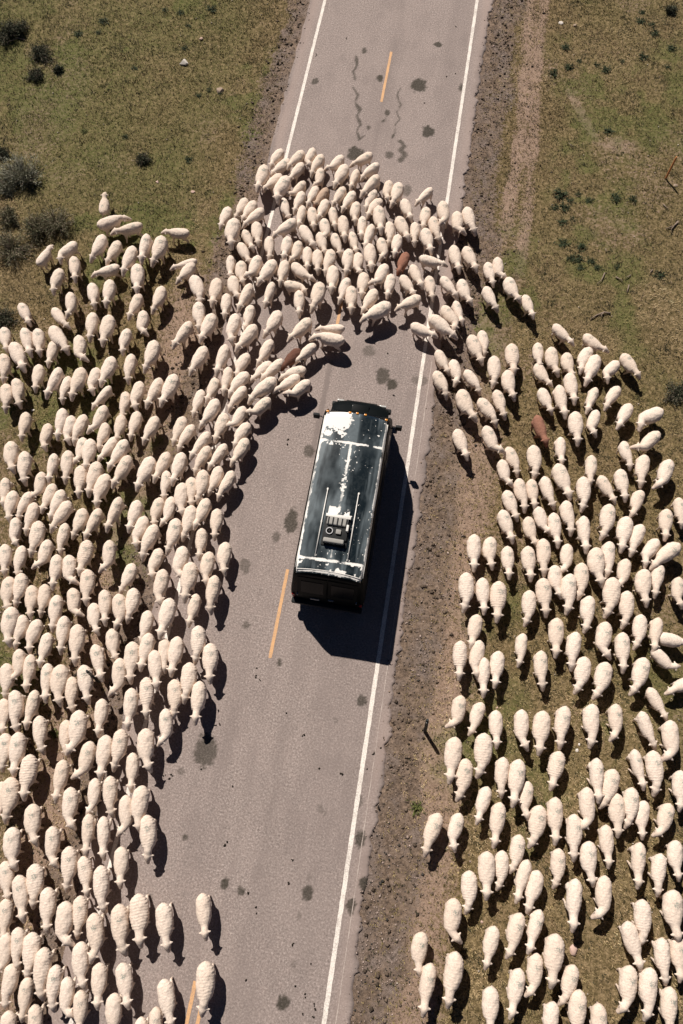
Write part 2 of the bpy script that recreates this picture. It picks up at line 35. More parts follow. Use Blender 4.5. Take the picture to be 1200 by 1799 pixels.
STAINS = [(-1.2, 29.34, 0.13, 0.18, 0.8), (2.06, 30.32, 0.18, 0.18, 0.9), (1.52, 27.71, 0.33, 0.41, 1), (2.26, 25.12, 0.27, 0.32, 1), (-0.24, 27.82, 0.15, 0.2, 0.9), (-3.06, 27.17, 0.15, 0.2, 0.8), (3.38, 27.89, 0.1, 0.3, 0.8), (0.36, 25.9, 0.12, 0.16, 0.8), (0.79, 23.6, 0.19, 0.19, 0.7), (-0.63, 23.42, 0.34, 0.37, 0.9), (1.41, 14.01, 0.24, 0.22, 0.5), (2.09, 13.01, 0.26, 0.34, 0.8), (2.47, 12.75, 0.19, 0.24, 0.9), (3.5, 13.1, 0.28, 0.22, 0.45), (1.8, 21.84, 0.17, 0.3, 0.6), (-0.09, 9.57, 0.19, 0.25, 0.7), (-0.23, 6.84, 0.22, 0.44, 0.85), (-0.63, 6.18, 0.14, 0.19, 0.6), (-1.46, 4.97, 0.18, 0.26, 0.55), (-1.0, 3.01, 0.13, 0.13, 0.6), (3.18, 1.27, 0.15, 0.21, 0.8), (-1.45, -1.06, 0.38, 0.51, 0.75), (3.78, -2.78, 0.16, 0.25, 0.85), (3.59, -1.73, 0.09, 0.18, 0.5), (0.33, 1.99, 0.09, 0.11, 0.8), (4.12, -3.94, 0.19, 0.2, 1), (3.79, -4.59, 0.13, 0.22, 0.85), (2.45, -4.45, 0.15, 0.23, 0.85), (-0.03, -4.64, 0.12, 0.15, 0.9), (0.51, -4.75, 0.12, 0.12, 0.85), (2.28, -7.33, 0.18, 0.19, 0.95), (-1.49, -3.61, 0.09, 0.08, 0.8), (2.33, -5.11, 0.07, 0.1, 0.4), (2.42, -4.07, 0.07, 0.11, 0.35), (2.39, -6.34, 0.07, 0.1, 0.35), (-2.06, -1.8, 0.11, 0.1, 0.5), (2.43, -2.12, 0.09, 0.15, 0.3), (2.59, -2.21, 0.03, 0.1, 0.4), (2.47, 0.52, 0.07, 0.09, 0.3), (-2.13, -5.44, 0.1, 0.18, 0.45)]
CRACKS = [[(-1.51, 28.96), (-1.39, 28.46), (-1.48, 28.03), (-1.34, 27.64), (-1.38, 27.17), (-1.09, 26.71), (-1.11, 26.25), (-0.86, 25.89), (-0.91, 25.49), (-0.7, 25.09), (-0.77, 24.64), (-0.6, 24.23), (-0.72, 23.83), (-0.66, 23.51)], [(0.58, 28.22), (0.53, 27.75), (0.74, 27.37), (0.64, 27.0), (0.76, 26.67), (0.89, 26.44), (0.78, 25.98), (0.95, 25.61), (0.79, 25.19), (0.87, 24.87), (0.75, 24.41)], [(-0.3, 24.96), (-0.38, 24.51), (-0.56, 24.24)], [(1.15, 24.43), (1.37, 24.19), (1.23, 23.92), (1.47, 23.73), (1.3, 23.37)], [(0.37, 26.0), (0.36, 25.61), (0.24, 25.34)]]
DUNG = [(0.84, 0.47), (1.51, -0.11), (2.22, -1.01), (2.86, -1.03), (2.93, -1.08), (3.81, -0.23), (3.78, -0.28), (4.01, -0.08), (3.66, -0.75), (4.18, -1.78), (-0.18, 1.34), (-0.37, 1.71), (-0.34, 1.44), (-0.23, -3.61), (1.83, -3.65), (1.85, -4.3), (0.72, -4.78), (1.03, -5.06), (1.07, -5.25), (2.28, -5.82), (2.89, -6.24), (1.12, -6.93), (2.54, -6.85), (2.88, -7.02), (3.17, -7.2), (3.19, -7.31), (2.88, -7.51), (3.19, -7.48), (-1.42, -1.64), (-2.31, -1.96), (-2.36, -2.05), (-2.52, -1.98), (-0.38, -1.93), (-0.23, -3.61), (-0.18, -3.5), (-1.3, 0.17), (-1.2, -0.24), (-1.31, -0.28), (-0.92, 9.87), (-0.9, 9.66), (2.16, 14.06), (2.62, 12.31), (4.13, 11.9), (-2.15, 29.98), (-3.31, 28.79), (-3.29, 28.66), (2.73, 31.55), (2.67, 28.42), (3.04, 28.69), (1.87, 26.73)]
WEEDS = [(8.15, 22.82, 82, 19), (7.96, 22.13, 81, 20), (8.59, 22.57, 84, 19), (8.87, 22.97, 85, 19), (9.38, 22.73, 86, 19), (8.35, 22.17, 83, 20), (8.34, 21.38, 82, 22), (8.74, 21.65, 84, 21), (8.43, 20.33, 83, 24), (9.14, 20.25, 85, 24), (8.77, 19.68, 84, 25), (9.06, 19.68, 85, 25), (9.59, 19.63, 87, 25), (9.18, 19.28, 85, 26), (9.87, 19.4, 88, 26), (10.63, 19.56, 90, 26), (11.13, 33.49, 94, 2), (11.81, 32.78, 96, 3), (11.64, 33.36, 96, 2), (12.6, 31.99, 99, 5), (11.31, 31.24, 94, 5), (12.42, 30.85, 98, 6), (9.67, 30.17, 89, 7), (8.5, 30.56, 85, 6), (8.07, 30.11, 84, 6), (9.27, 30.42, 88, 6), (9.98, 26.6, 89, 13), (7.8, 31.27, 83, 4), (10.4, 30.82, 91, 6), (11.18, 34.12, 94, 1), (7.38, 29.58, 81, 7), (-14.42, 28.42, 11, 3), (-13.48, 29.37, 15, 2), (-14.55, 26.02, 9, 7), (-10.83, 30.51, 24, 1), (-8.66, 30.9, 31, 1), (-9.51, 29.74, 28, 2), (-9.35, 28.34, 27, 4), (-8.04, 25.64, 29, 9), (-10.63, 22.79, 18, 13), (-12.45, 22.8, 12, 13), (-11.28, 26.75, 20, 6), (-13.54, 28.63, 14, 3), (-7.66, 26.04, 31, 9), (-7.11, 25.91, 32, 9), (-7.63, 22.03, 28, 15), (-10.06, 30.51, 26, 1), (-5.83, 4.8, 18, 54), (-6.33, -1.41, 8, 72), (5.33, -1.63, 61, 79), (11.15, 23.09, 93, 19), (10.42, 23.03, 90, 19), (12.37, 19.46, 97, 27)]
ROCKS = [(-9.16, 27.46, 0.28, 27, 6), (10.36, -4.65, 0.18, 84, 93), (-10.54, 9.51, 0.12, 5, 40), (8.59, -5.49, 0.08, 75, 95), (10.15, 0.9, 0.1, 85, 73), (10.21, 1.08, 0.08, 85, 73), (7.53, 1.77, 0.08, 73, 69), (7.67, -4.37, 0.08, 71, 90), (-8.75, 29.03, 0.19, 29, 4), (-7.19, 26.06, 0.33, 32, 9), (8.16, 32.73, 0.17, 84, 2), (7.51, 32.77, 0.2, 82, 2), (12.89, 24.11, 0.17, 99, 18), (-8.65, 20.67, 0.14, 23, 18), (-7.04, 20.4, 0.16, 28, 18)]
BRANCHES = [[(10.15, 19.17), (10.04, 18.8), (9.87, 18.58)], [(10.59, 19.05), (10.79, 18.95), (10.93, 18.81)], [(11.14, 18.79), (11.08, 18.51), (11.06, 18.37)], [(12.03, 19.65), (11.9, 19.44)], [(13.01, 22.23), (12.83, 21.93), (12.53, 21.8)], [(10.46, 17.32), (10.2, 17.3), (9.94, 17.15), (9.69, 16.92)], [(11.19, 19.26), (10.99, 19.07)], [(10.14, 20.37), (10.15, 20.2)], [(12.41, 23.01), (12.58, 22.77)], [(8.5, 25.47), (8.3, 25.63)], [(-17.55, 27.83), (-17.22, 27.41), (-17.03, 27.66), (-16.68, 27.58)]]
SHRUBS = [(-14.07, 19.75, 1.0, 0, 4, 18), (-12.08, 17.71, 0.75, 1, 8, 22), (-12.8, 17.31, 0.7, 1, 5, 22), (-13.47, 16.2, 0.8, 1, 2, 24), (-17.52, 27.65, 0.8, 2, 1, 3), (-17.12, 28.08, 0.55, 2, 3, 3), (-15.65, 26.71, 0.55, 2, 6, 5), (-15.47, 25.48, 0.4, 2, 5, 7), (-14.64, 26.04, 0.2, 2, 8, 7), (-9.54, 21.69, 0.32, 2, 21, 15), (13.18, 14.2, 0.55, 2, 100, 38), (-12.81, 13.06, 0.6, 2, 0, 31), (-15.52, 20.96, 0.3, 2, 0, 15), (-14.71, 19.19, 0.5, 0, 1, 18), (-14.17, 17.8, 0.5, 1, 1, 21), (-14.73, 20.25, 0.3, 2, 2, 16), (12.5, 34.4, 0.3, 2, 98, 1)]

# ------------------------------------------------------------------ numpy noise
_perm = rng.integers(0, 1 << 30, 4096)
def _h(ix, iy, s):
    return (_perm[(ix * 73 + iy * 1931 + s * 557 + _perm[(ix * 13 + s * 7 + iy) & 4095]) & 4095] & 0xFFFFF) / float(0xFFFFF)
def vnoise(x, y, s=0):
    x = np.asarray(x, float); y = np.asarray(y, float)
    ix = np.floor(x).astype(np.int64); iy = np.floor(y).astype(np.int64)
    fx = x - ix; fy = y - iy; fx = fx * fx * (3 - 2 * fx); fy = fy * fy * (3 - 2 * fy)
    a = _h(ix, iy, s); b = _h(ix + 1, iy, s); c = _h(ix, iy + 1, s); d = _h(ix + 1, iy + 1, s)
    return (a * (1 - fx) + b * fx) * (1 - fy) + (c * (1 - fx) + d * fx) * fy
def fbm(x, y, s=0, o=4):
    t = 0; a = .5; n = 0
    for i in range(o):
        t = t + a * vnoise(x * 2 ** i + 17 * i, y * 2 ** i - 9 * i, s + i); n += a; a *= .5
    return t / n
def sstep(a, b, x): t = np.clip((x - a) / (b - a), 0, 1); return t * t * (3 - 2 * t)

def right_edge(y): return 4.2 + .12 * (vnoise(y * .45, y * 0, 3) - .5) + .12 * (vnoise(y * 2.3, y * 0, 4) - .5) + .16 * (vnoise(y * 5.5, y * 0, 5) - .5) + .07 * (vnoise(y * 15, y * 0, 9) - .5)
def left_edge(y): return -4.3 + .10 * (vnoise(y * .5, y * 0, 6) - .5) + .10 * (vnoise(y * 2.7, y * 0, 8) - .5)
def ground_z(x, y):
    x = np.asarray(x, float); y = np.asarray(y, float)
    d = np.maximum(np.abs(x) - 4.0, 0)
    z = -.05 - .05 * sstep(.1, 1.2, d) - .05 * sstep(1.5, 4, d)
    far = sstep(.5, 2.5, d)
    return z + far * (.10 * (fbm(x * .25, y * .25, 20, 3) - .5) + .05 * (fbm(x * 1.3, y * 1.3, 21, 3) - .5)) + .03 * sstep(.1, .6, d) * (vnoise(x * 5, y * 5, 22) - .5)
def surf_z(x, y):                     # height that feet stand on
    return 0.0 if left_edge(np.array(y)) < x < right_edge(np.array(y)) else float(ground_z(x, y))

# ------------------------------------------------------------------ helpers
def tag(o, label=None, cat=None, group=None, kind=None):
    for k, v in (('label', label), ('category', cat), ('group', group), ('kind', kind)):
        if v: o[k] = v
    return o
def mesh(name, v, f, mat=None, smooth=False):
    m = bpy.data.meshes.new(name); m.from_pydata([tuple(p) for p in v], [], f)
    if mat: m.materials.append(mat)
    if smooth: m.polygons.foreach_set('use_smooth', [True] * len(m.polygons))
    m.update(); return m
def fast_mesh(name, V, F, mat=None, smooth=False):
    V = np.asarray(V, np.float32); F = np.asarray(F, np.int32); k = F.shape[1]
    m = bpy.data.meshes.new(name)
    m.vertices.add(len(V)); m.vertices.foreach_set('co', V.ravel())
    m.loops.add(F.size); m.loops.foreach_set('vertex_index', F.ravel())
    m.polygons.add(len(F)); m.polygons.foreach_set('loop_start', np.arange(0, F.size, k, dtype=np.int32))
    m.polygons.foreach_set('loop_total', np.full(len(F), k, np.int32))
    if smooth: m.polygons.foreach_set('use_smooth', np.ones(len(F), bool))
    if mat: m.materials.append(mat)
    m.update(calc_edges=True); return m
def fattr(m, name, a):
    at = m.attributes.new(name, 'FLOAT', 'POINT'); at.data.foreach_set('value', np.asarray(a, np.float32).ravel())
def cattr(m, name, c):
    c = np.asarray(c, np.float32); c4 = np.ones((len(c), 4), np.float32); c4[:, :3] = c
    at = m.attributes.new(name, 'FLOAT_COLOR', 'POINT'); at.data.foreach_set('color', c4.ravel())
def vattr(m, name, c):
    at = m.attributes.new(name, 'FLOAT_VECTOR', 'POINT'); at.data.foreach_set('vector', np.asarray(c, np.float32).ravel())
def obj(name, m, parent=None, loc=None):
    o = bpy.data.objects.new(name, m); col.objects.link(o)
    if parent: o.parent = parent
    if loc is not None: o.location = loc
    return o
def empty(name, loc=(0, 0, 0), rz=0):
    o = bpy.data.objects.new(name, None); col.objects.link(o); o.location = loc; o.rotation_euler = (0, 0, rz); o.empty_display_size = .2; return o
def box(name, x0, x1, y0, y1, z0, z1, mat, parent=None, bev=0.0, seg=2):
    bm = bmesh.new(); bmesh.ops.create_cube(bm, size=1)
    for v in bm.verts: v.co = ((x0 + x1) / 2 + v.co.x * (x1 - x0), (y0 + y1) / 2 + v.co.y * (y1 - y0), (z0 + z1) / 2 + v.co.z * (z1 - z0))
    if bev: bmesh.ops.bevel(bm, geom=bm.edges[:], offset=bev, segments=seg, affect='EDGES', profile=.6)
    m = bpy.data.meshes.new(name); bm.to_mesh(m); bm.free(); m.materials.append(mat)
    if bev: m.polygons.foreach_set('use_smooth', [True] * len(m.polygons)); m.set_sharp_from_angle(angle=R(40))
    return obj(name, m, parent)
def tube(pts, rad, n=6):
    V = []; F = []; pts = [Vector(p) for p in pts]
    for i, p in enumerate(pts):
        t = (pts[min(i + 1, len(pts) - 1)] - pts[max(i - 1, 0)]).normalized()
        a = t.orthogonal().normalized(); b = t.cross(a); r = rad[i] if hasattr(rad, '__len__') else rad
        for k in range(n):
            q = 2 * math.pi * k / n; V.append(p + a * (r * math.cos(q)) + b * (r * math.sin(q)))
    for i in range(len(pts) - 1):
        for k in range(n):
            F.append((i * n + k, i * n + (k + 1) % n, (i + 1) * n + (k + 1) % n, (i + 1) * n + k))
    F.append(tuple(range(n - 1, -1, -1))); F.append(tuple(range((len(pts) - 1) * n, len(pts) * n)))
    return V, F
def lathe(name, prof, mat, parent=None, axis='Z', n=20, loc=(0, 0, 0)):   # prof: (radius, height) pairs
    V = []; F = []
    for r, h in prof:
        for k in range(n):
            q = 2 * math.pi * k / n; c, s = r * math.cos(q), r * math.sin(q)
            V.append({'Z': (c, s, h), 'X': (h, c, s), 'Y': (c, h, s)}[axis])
    for i in range(len(prof) - 1):
        for k in range(n): F.append((i * n + k, i * n + (k + 1) % n, (i + 1) * n + (k + 1) % n, (i + 1) * n + k))
    F.append(tuple(range(n))[::-1]); F.append(tuple(range((len(prof) - 1) * n, len(prof) * n)))
    m = mesh(name, V, F, mat, True); m.set_sharp_from_angle(angle=R(40)); return obj(name, m, parent, loc)

# ------------------------------------------------------------------ materials
class M:
    def __init__(s, name, rough=.9, spec=.3):
        s.m = bpy.data.materials.new(name); s.m.use_nodes = True; s.t = s.m.node_tree
        s.b = s.t.nodes['Principled BSDF']; s.b.inputs['Roughness'].default_value = rough; s.b.inputs['Specular IOR Level'].default_value = spec
    def n(s, t, **k):
        x = s.t.nodes.new(t)
        for a, v in k.items():
            if a in x.inputs: x.inputs[a].default_value = v
            else: setattr(x, a, v)
        return x
    def l(s, a, b): s.t.links.new(a, b)
    def noise(s, scale, detail=4, rough=.6, vec=None, dist=0):
        x = s.n('ShaderNodeTexNoise'); x.inputs['Scale'].default_value = scale; x.inputs['Detail'].default_value = detail; x.inputs['Roughness'].default_value = rough; x.inputs['Distortion'].default_value = dist
        if vec: s.l(vec, x.inputs['Vector'])
        return x.outputs['Fac']
    def ramp(s, fac, stops):
        x = s.n('ShaderNodeValToRGB'); e = x.color_ramp.elements
        while len(e) < len(stops): e.new(.5)
        for i, (p, c) in enumerate(stops):
            e[i].position = p; e[i].color = (*c, 1) if hasattr(c, '__len__') else (c, c, c, 1)
        s.l(fac, x.inputs['Fac']); return x.outputs['Color']
    def mix(s, fac, a, b, mode='MIX'):
        x = s.n('ShaderNodeMix', data_type='RGBA', blend_type=mode)
        for v, i in ((fac, 0), (a, 6), (b, 7)):
            if isinstance(v, bpy.types.NodeSocket): s.l(v, x.inputs[i])
            elif hasattr(v, '__len__'): x.inputs[i].default_value = (*v, 1)
            else: x.inputs[i].default_value = v
        return x.outputs[2]
    def math(s, op, a, b=None, clamp=False):
        x = s.n('ShaderNodeMath', operation=op, use_clamp=clamp)
        for i, v in ((0, a), (1, b)):
            if v is None: continue
            if isinstance(v, bpy.types.NodeSocket): s.l(v, x.inputs[i])
            else: x.inputs[i].default_value = v
        return x.outputs[0]
    def attr(s, name, out='Fac'): return s.n('ShaderNodeAttribute', attribute_name=name).outputs[out]
    def pos(s): return s.n('ShaderNodeTexCoord').outputs['Object']
    def base(s, c):
        if isinstance(c, bpy.types.NodeSocket): s.l(c, s.b.inputs['Base Color'])
        else: s.b.inputs['Base Color'].default_value = (*c, 1)
    def bump(s, h, strength=.5, dist=.02):
        x = s.n('ShaderNodeBump'); x.inputs['Strength'].default_value = strength; x.inputs['Distance'].default_value = dist
        s.l(h, x.inputs['Height']); s.l(x.outputs[0], s.b.inputs['Normal'])
def plain(name, c, rough=.6, spec=.4, metal=0, var=.15, vscale=9):
    a = M(name, rough, spec); a.b.inputs['Metallic'].default_value = metal
    n = a.noise(vscale, 5, .65, a.pos())
    a.base(a.mix(n, [v * (1 - var) for v in c], [min(1, v * (1 + var)) for v in c])); return a.m

# asphalt
A = M('asphalt', .93, .25); P = A.pos()
fine = A.noise(17, 5, .85, P); mid = A.noise(5, 4, .7, P); big = A.noise(.55, 4, .6, P)
cA = A.ramp(fine, [(.34, (.075, .060, .054)), (.46, (.218, .180, .165)), (.55, (.315, .262, .241)), (.66, (.62, .53, .49))])
cA = A.mix(A.ramp(mid, [(.35, 0.0), (.7, .3)]), cA, (.34, .265, .24))
cA = A.mix(A.ramp(big, [(.35, 0.0), (.65, .25)]), cA, (.35, .285, .26))
trk = A.attr('track'); cA = A.mix(trk, cA, (.19, .155, .143))
dst = A.attr('dust'); cA = A.mix(dst, cA, (.36, .278, .245))
stn = A.attr('stain'); sk = A.math('MULTIPLY', stn, A.ramp(fine, [(.35, 1.0), (.8, .62)]))
cA = A.mix(sk, cA, (.034, .030, .021))
A.base(cA); A.bump(fine, .5, .012); ASPH = A.m
# ground
G = M('soil', .98, .1); P = G.pos()
n1 = G.noise(7, 6, .75, P); n2 = G.noise(15, 5, .85, P); n3 = G.noise(1.1, 4, .6, P)
grass = G.ramp(n1, [(.32, (.038, .031, .013)), (.48, (.152, .113, .056)), (.64, (.30, .220, .128))])
bare = G.ramp(n2, [(.28, (.11, .076, .052)), (.5, (.285, .200, .150)), (.72, (.46, .345, .27))])
grav = G.ramp(n2, [(.3, (.045, .034, .028)), (.5, (.180, .140, .120)), (.72, (.38, .31, .275))])
bm_ = G.math('ADD', G.attr('bare'), G.math('MULTIPLY', G.math('SUBTRACT', n1, .5), 1.9), True)
c = G.mix(G.ramp(bm_, [(.35, 0.0), (.65, 1.0)]), grass, bare)
c = G.mix(G.math('MULTIPLY', G.attr('green'), G.ramp(n1, [(.3, 1.0), (.8, .3)])), c, (.105, .116, .038))
gm = G.math('ADD', G.attr('gravel'), G.math('MULTIPLY', G.math('SUBTRACT', n1, .5), 2.2), True)
grav = G.mix(G.ramp(n3, [(.34, 0.0), (.56, .9)]), grav, G.ramp(n1, [(.35, (.055, .040, .030)), (.5, (.165, .118, .085)), (.65, (.30, .22, .165))]))
c = G.mix(G.ramp(gm, [(.4, 0.0), (.6, 1.0)]), c, grav)
G.base(c); G.bump(G.mix(.5, n1, n2), .9, .05); SOIL = G.m
# vertex coloured
def vcol(name, rough=.9, spec=.2, trans=0):
    a = M(name, rough, spec); a.base(a.attr('col', 'Color'))
    return a.m
BLADE = vcol('grass_blade', .8, .2); STONE = vcol('verge_stone', .95, .2)
def paint(name, c, dirt):
    a = M(name, .8, .3); P = a.pos(); n = a.noise(22, 4, .8, P); n2 = a.noise(2.2, 3, .6, P)
    k = a.math('ADD', a.math('MULTIPLY', n, .8), a.math('MULTIPLY', n2, .3))
    a.base(a.mix(a.ramp(k, [(.50, 0.0), (.70, dirt)]), c, (.26, .2, .18))); a.bump(n, .3, .008); return a.m
WHITE = paint('white_road_paint', (.80, .745, .68), .75)
WORN = paint('worn_white_paint', (.50, .43, .385), 1.0)
YELLOW = paint('orange_road_paint', (.66, .385, .19), .6)

# ------------------------------------------------------------------ ground and road
def spaced(a, b, step, far):
    mid = np.arange(a, b + step / 2, step)
    out = np.geomspace(1, far, 26)
    return np.concatenate([a - out[::-1], mid, b + out])
def grid(xs, ys):
    X, Y = np.meshgrid(xs, ys); nx = len(xs); ny = len(ys)
    i = np.arange(nx * ny).reshape(ny, nx)
    F = np.stack([i[:-1, :-1].ravel(), i[:-1, 1:].ravel(), i[1:, 1:].ravel(), i[1:, :-1].ravel()], 1)
    return X.ravel(), Y.ravel(), F
gx, gy, gf = grid(spaced(-20, 16, .125, 600), spaced(-11, 38, .125, 600))
gz = ground_z(gx, gy)
gm_ = fast_mesh('ground', np.stack([gx, gy, gz], 1), gf, SOIL, True)
def gravel_mask(x, y):
    wob = 1.3 * (fbm(x * .7, y * .5, 30, 4) - .5)
    r = sstep(6.3, 4.9, x + wob) * (x > 0); l = sstep(5.7, 4.7, -x + wob) * (x < 0)
    return np.maximum(r, l)
def bare_mask(x, y):
    tr = np.exp(-((x - 6.05 - .15 * np.sin(y * .3)) / .36) ** 2) + .9 * np.exp(-((x - 6.75 - .1 * np.sin(y * .35)) / .30) ** 2)
    tr = 1.15 * tr * sstep(15, 20, y) * (.65 + .6 * (vnoise(x * 1.5, y * .8, 33) - .3))
    px = 8.1 + (28.8 - y) * .5
    tr2 = .85 * np.exp(-((x - px) / .3) ** 2) * sstep(25.5, 26.5, y) * sstep(29.3, 28.5, y)
    t3 = .8 * np.exp(-((x - 10.4) / 1.2) ** 2 - ((y - 25.9) / .6) ** 2)
    b = .42 * sstep(.5, .75, fbm(x * .28, y * .28, 36, 4))
    run = .75 * sstep(7.8, 6.0, np.abs(x)) * sstep(20, 14, y)
    fl = .4 * sstep(10, 4, y) * (x < 0) 
    return np.clip(np.maximum.reduce([tr, tr2, t3, b, run, fl]), 0, 1)
def green_mask(x, y):
    g = sstep(.5, .68, fbm(x * .22 + 3, y * .22 + 8, 41, 4))
    k = .9 * np.exp(-((x - 10.5) / 1.0) ** 2 - ((y - 22.6) / .8) ** 2)
    k2 = .8 * np.exp(-((x - 7.7) / .5) ** 2 - ((y - 5.2) / .7) ** 2) + .7 * np.exp(-((x - 12.7) / 1.2) ** 2 - ((y - 3.5) / 1.6) ** 2)
    g = g * (.25 + 1.3 * sstep(.4, .62, fbm(x * 1.1, y * 1.1, 44, 4))) * np.where(x > 0, .85, 1.1)
    tl = (.75 * sstep(-5.5, -8, x) * sstep(15, 22, y) + .22 * sstep(7.5, 9, x) * sstep(15, 24, y)) * (.15 + 1.3 * fbm(x * .6, y * .6, 43, 4))
    return np.clip(np.maximum.reduce([.7 * g, k, k2, tl]), 0, 1)
fattr(gm_, 'gravel', gravel_mask(gx, gy)); fattr(gm_, 'bare', bare_mask(gx, gy)); fattr(gm_, 'green', green_mask(gx, gy))
ground = tag(obj('ground', gm_), kind='structure')

ys = spaced(-11, 38, .06, 600); us = np.linspace(0, 1, 145)
U, rY, rF = grid(us, ys)
le, re = left_edge(rY), right_edge(rY)
rX = le + (re - le) * U
edge = np.minimum(rX - le, re - rX)
rZ = .02 * (1 - (rX / 4.3) ** 2) * 0 - .03 * sstep(.05, 0, edge) - .05 * (U <= 0) - .05 * (U >= 1)
rm = fast_mesh('road', np.stack([rX, rY, rZ], 1), rF, ASPH, True)
stain = np.zeros(len(rX)); wob = (fbm(rX * 5, rY * 5, 50, 3) - .5); wob2 = fbm(rX * 14, rY * 14, 55, 2) - .5
for sx, sy, a, b, s in STAINS:
    d = np.hypot((rX - sx) / a, (rY - sy) / b) + wob * .7 + wob2 * .5
    stain = np.maximum(stain, min(1, s * 1.1) * sstep(1.10, .88, d))
for ci, pl in enumerate(CRACKS):
    wd = (.06, .02, .055, .085, .03)[ci]
    for p, q in zip(pl[:-1], pl[1:]):
        near = (np.abs(rX - (p[0] + q[0]) / 2) < .8) & (np.abs(rY - (p[1] + q[1]) / 2) < .8)
        x, y = rX[near], rY[near]; dx, dy = q[0] - p[0], q[1] - p[1]
        t = np.clip(((x - p[0]) * dx + (y - p[1]) * dy) / (dx * dx + dy * dy), 0, 1)
        d = np.hypot(x - p[0] - t * dx, y - p[1] - t * dy) + wob[near] * .12
        k = wd * np.clip(2.6 * vnoise(x * 3, y * 3, 59) - .45, 0, 1.7)
        stain[near] = np.maximum(stain[near], .85 * sstep(k + .03, k * .4, d) * (k > .004))
tar = (np.abs(rX - .06) < .10 + wob * .05) & (rY > 9.3) & (rY < 13.4)
trk = .25 * np.exp(-((rX - .12) / .12) ** 2) * (.4 + .9 * vnoise(rX * 2, rY * .6, 61)) + tar * .65
trk = trk + .24 * sstep(.45, .72, fbm(rX * 1.1, rY * .10, 63, 4)) + .22 * sstep(.5, .7, fbm(rX * 2.5, rY * 1.2, 64, 4))
for wc in (-2.6, -.95, .95, 2.6): trk = trk + .16 * np.exp(-((rX - wc) / .35) ** 2) * vnoise(rX * 2, rY * .3, 65)
trk = trk + .75 * sstep(.30, .02, edge + .35 * (fbm(rX * 1.5, rY * 1.5, 68, 3) - .5))
fattr(rm, 'stain', stain); fattr(rm, 'track', np.clip(trk, 0, 1))
dustm = np.clip(.45 * sstep(3.5, 4.0, np.abs(rX)) * (.4 + vnoise(rX * 1.2, rY * .5, 66)) - .5 * sstep(4.02, 4.2, np.abs(rX)) * vnoise(rX * 2, rY, 67), 0, 1)
fattr(rm, 'dust', dustm)
road = tag(obj('road', rm), kind='structure')
def strip(name, xc, y0, y1, wd, z, mat, seed):
    n = max(8, int((y1 - y0) / .08)); yy = np.linspace(y0, y1, n)
    a = xc - wd / 2 + .014 * (vnoise(yy * 9, yy * 0, seed) - .5); b = xc + wd / 2 + .014 * (vnoise(yy * 9, yy * 0, seed + 1) - .5)
    V = np.concatenate([np.stack([a, yy, yy * 0 + z], 1), np.stack([b, yy, yy * 0 + z], 1)])
    i = np.arange(n - 1); F = np.stack([i, i + n, i + n + 1, i + 1], 1)
    return obj(name, fast_mesh(name, V, F, mat), road)
strip('edge_line', -3.52, -60, 120, .135, .005, WHITE, 70)
strip('edge_line', 3.51, -60, 120, .135, .005, WHITE, 72)
for k in (29.5, 17.3, 41.7, 53.9): strip('centre_dash', .02, k - 3.03, k, .11, .005, YELLOW, 74 + int(k))
strip('centre_dash', -.01, 2.08, 5.11, .11, .005, YELLOW, 75)
strip('centre_line', -.30, -60, -7.2, .11, .005, YELLOW, 76)
strip('centre_line', .0, -60, -7.3, .11, .005, YELLOW, 78)
strip('faded_line', 3.84, -40, 14, .022, .004, WORN, 80)

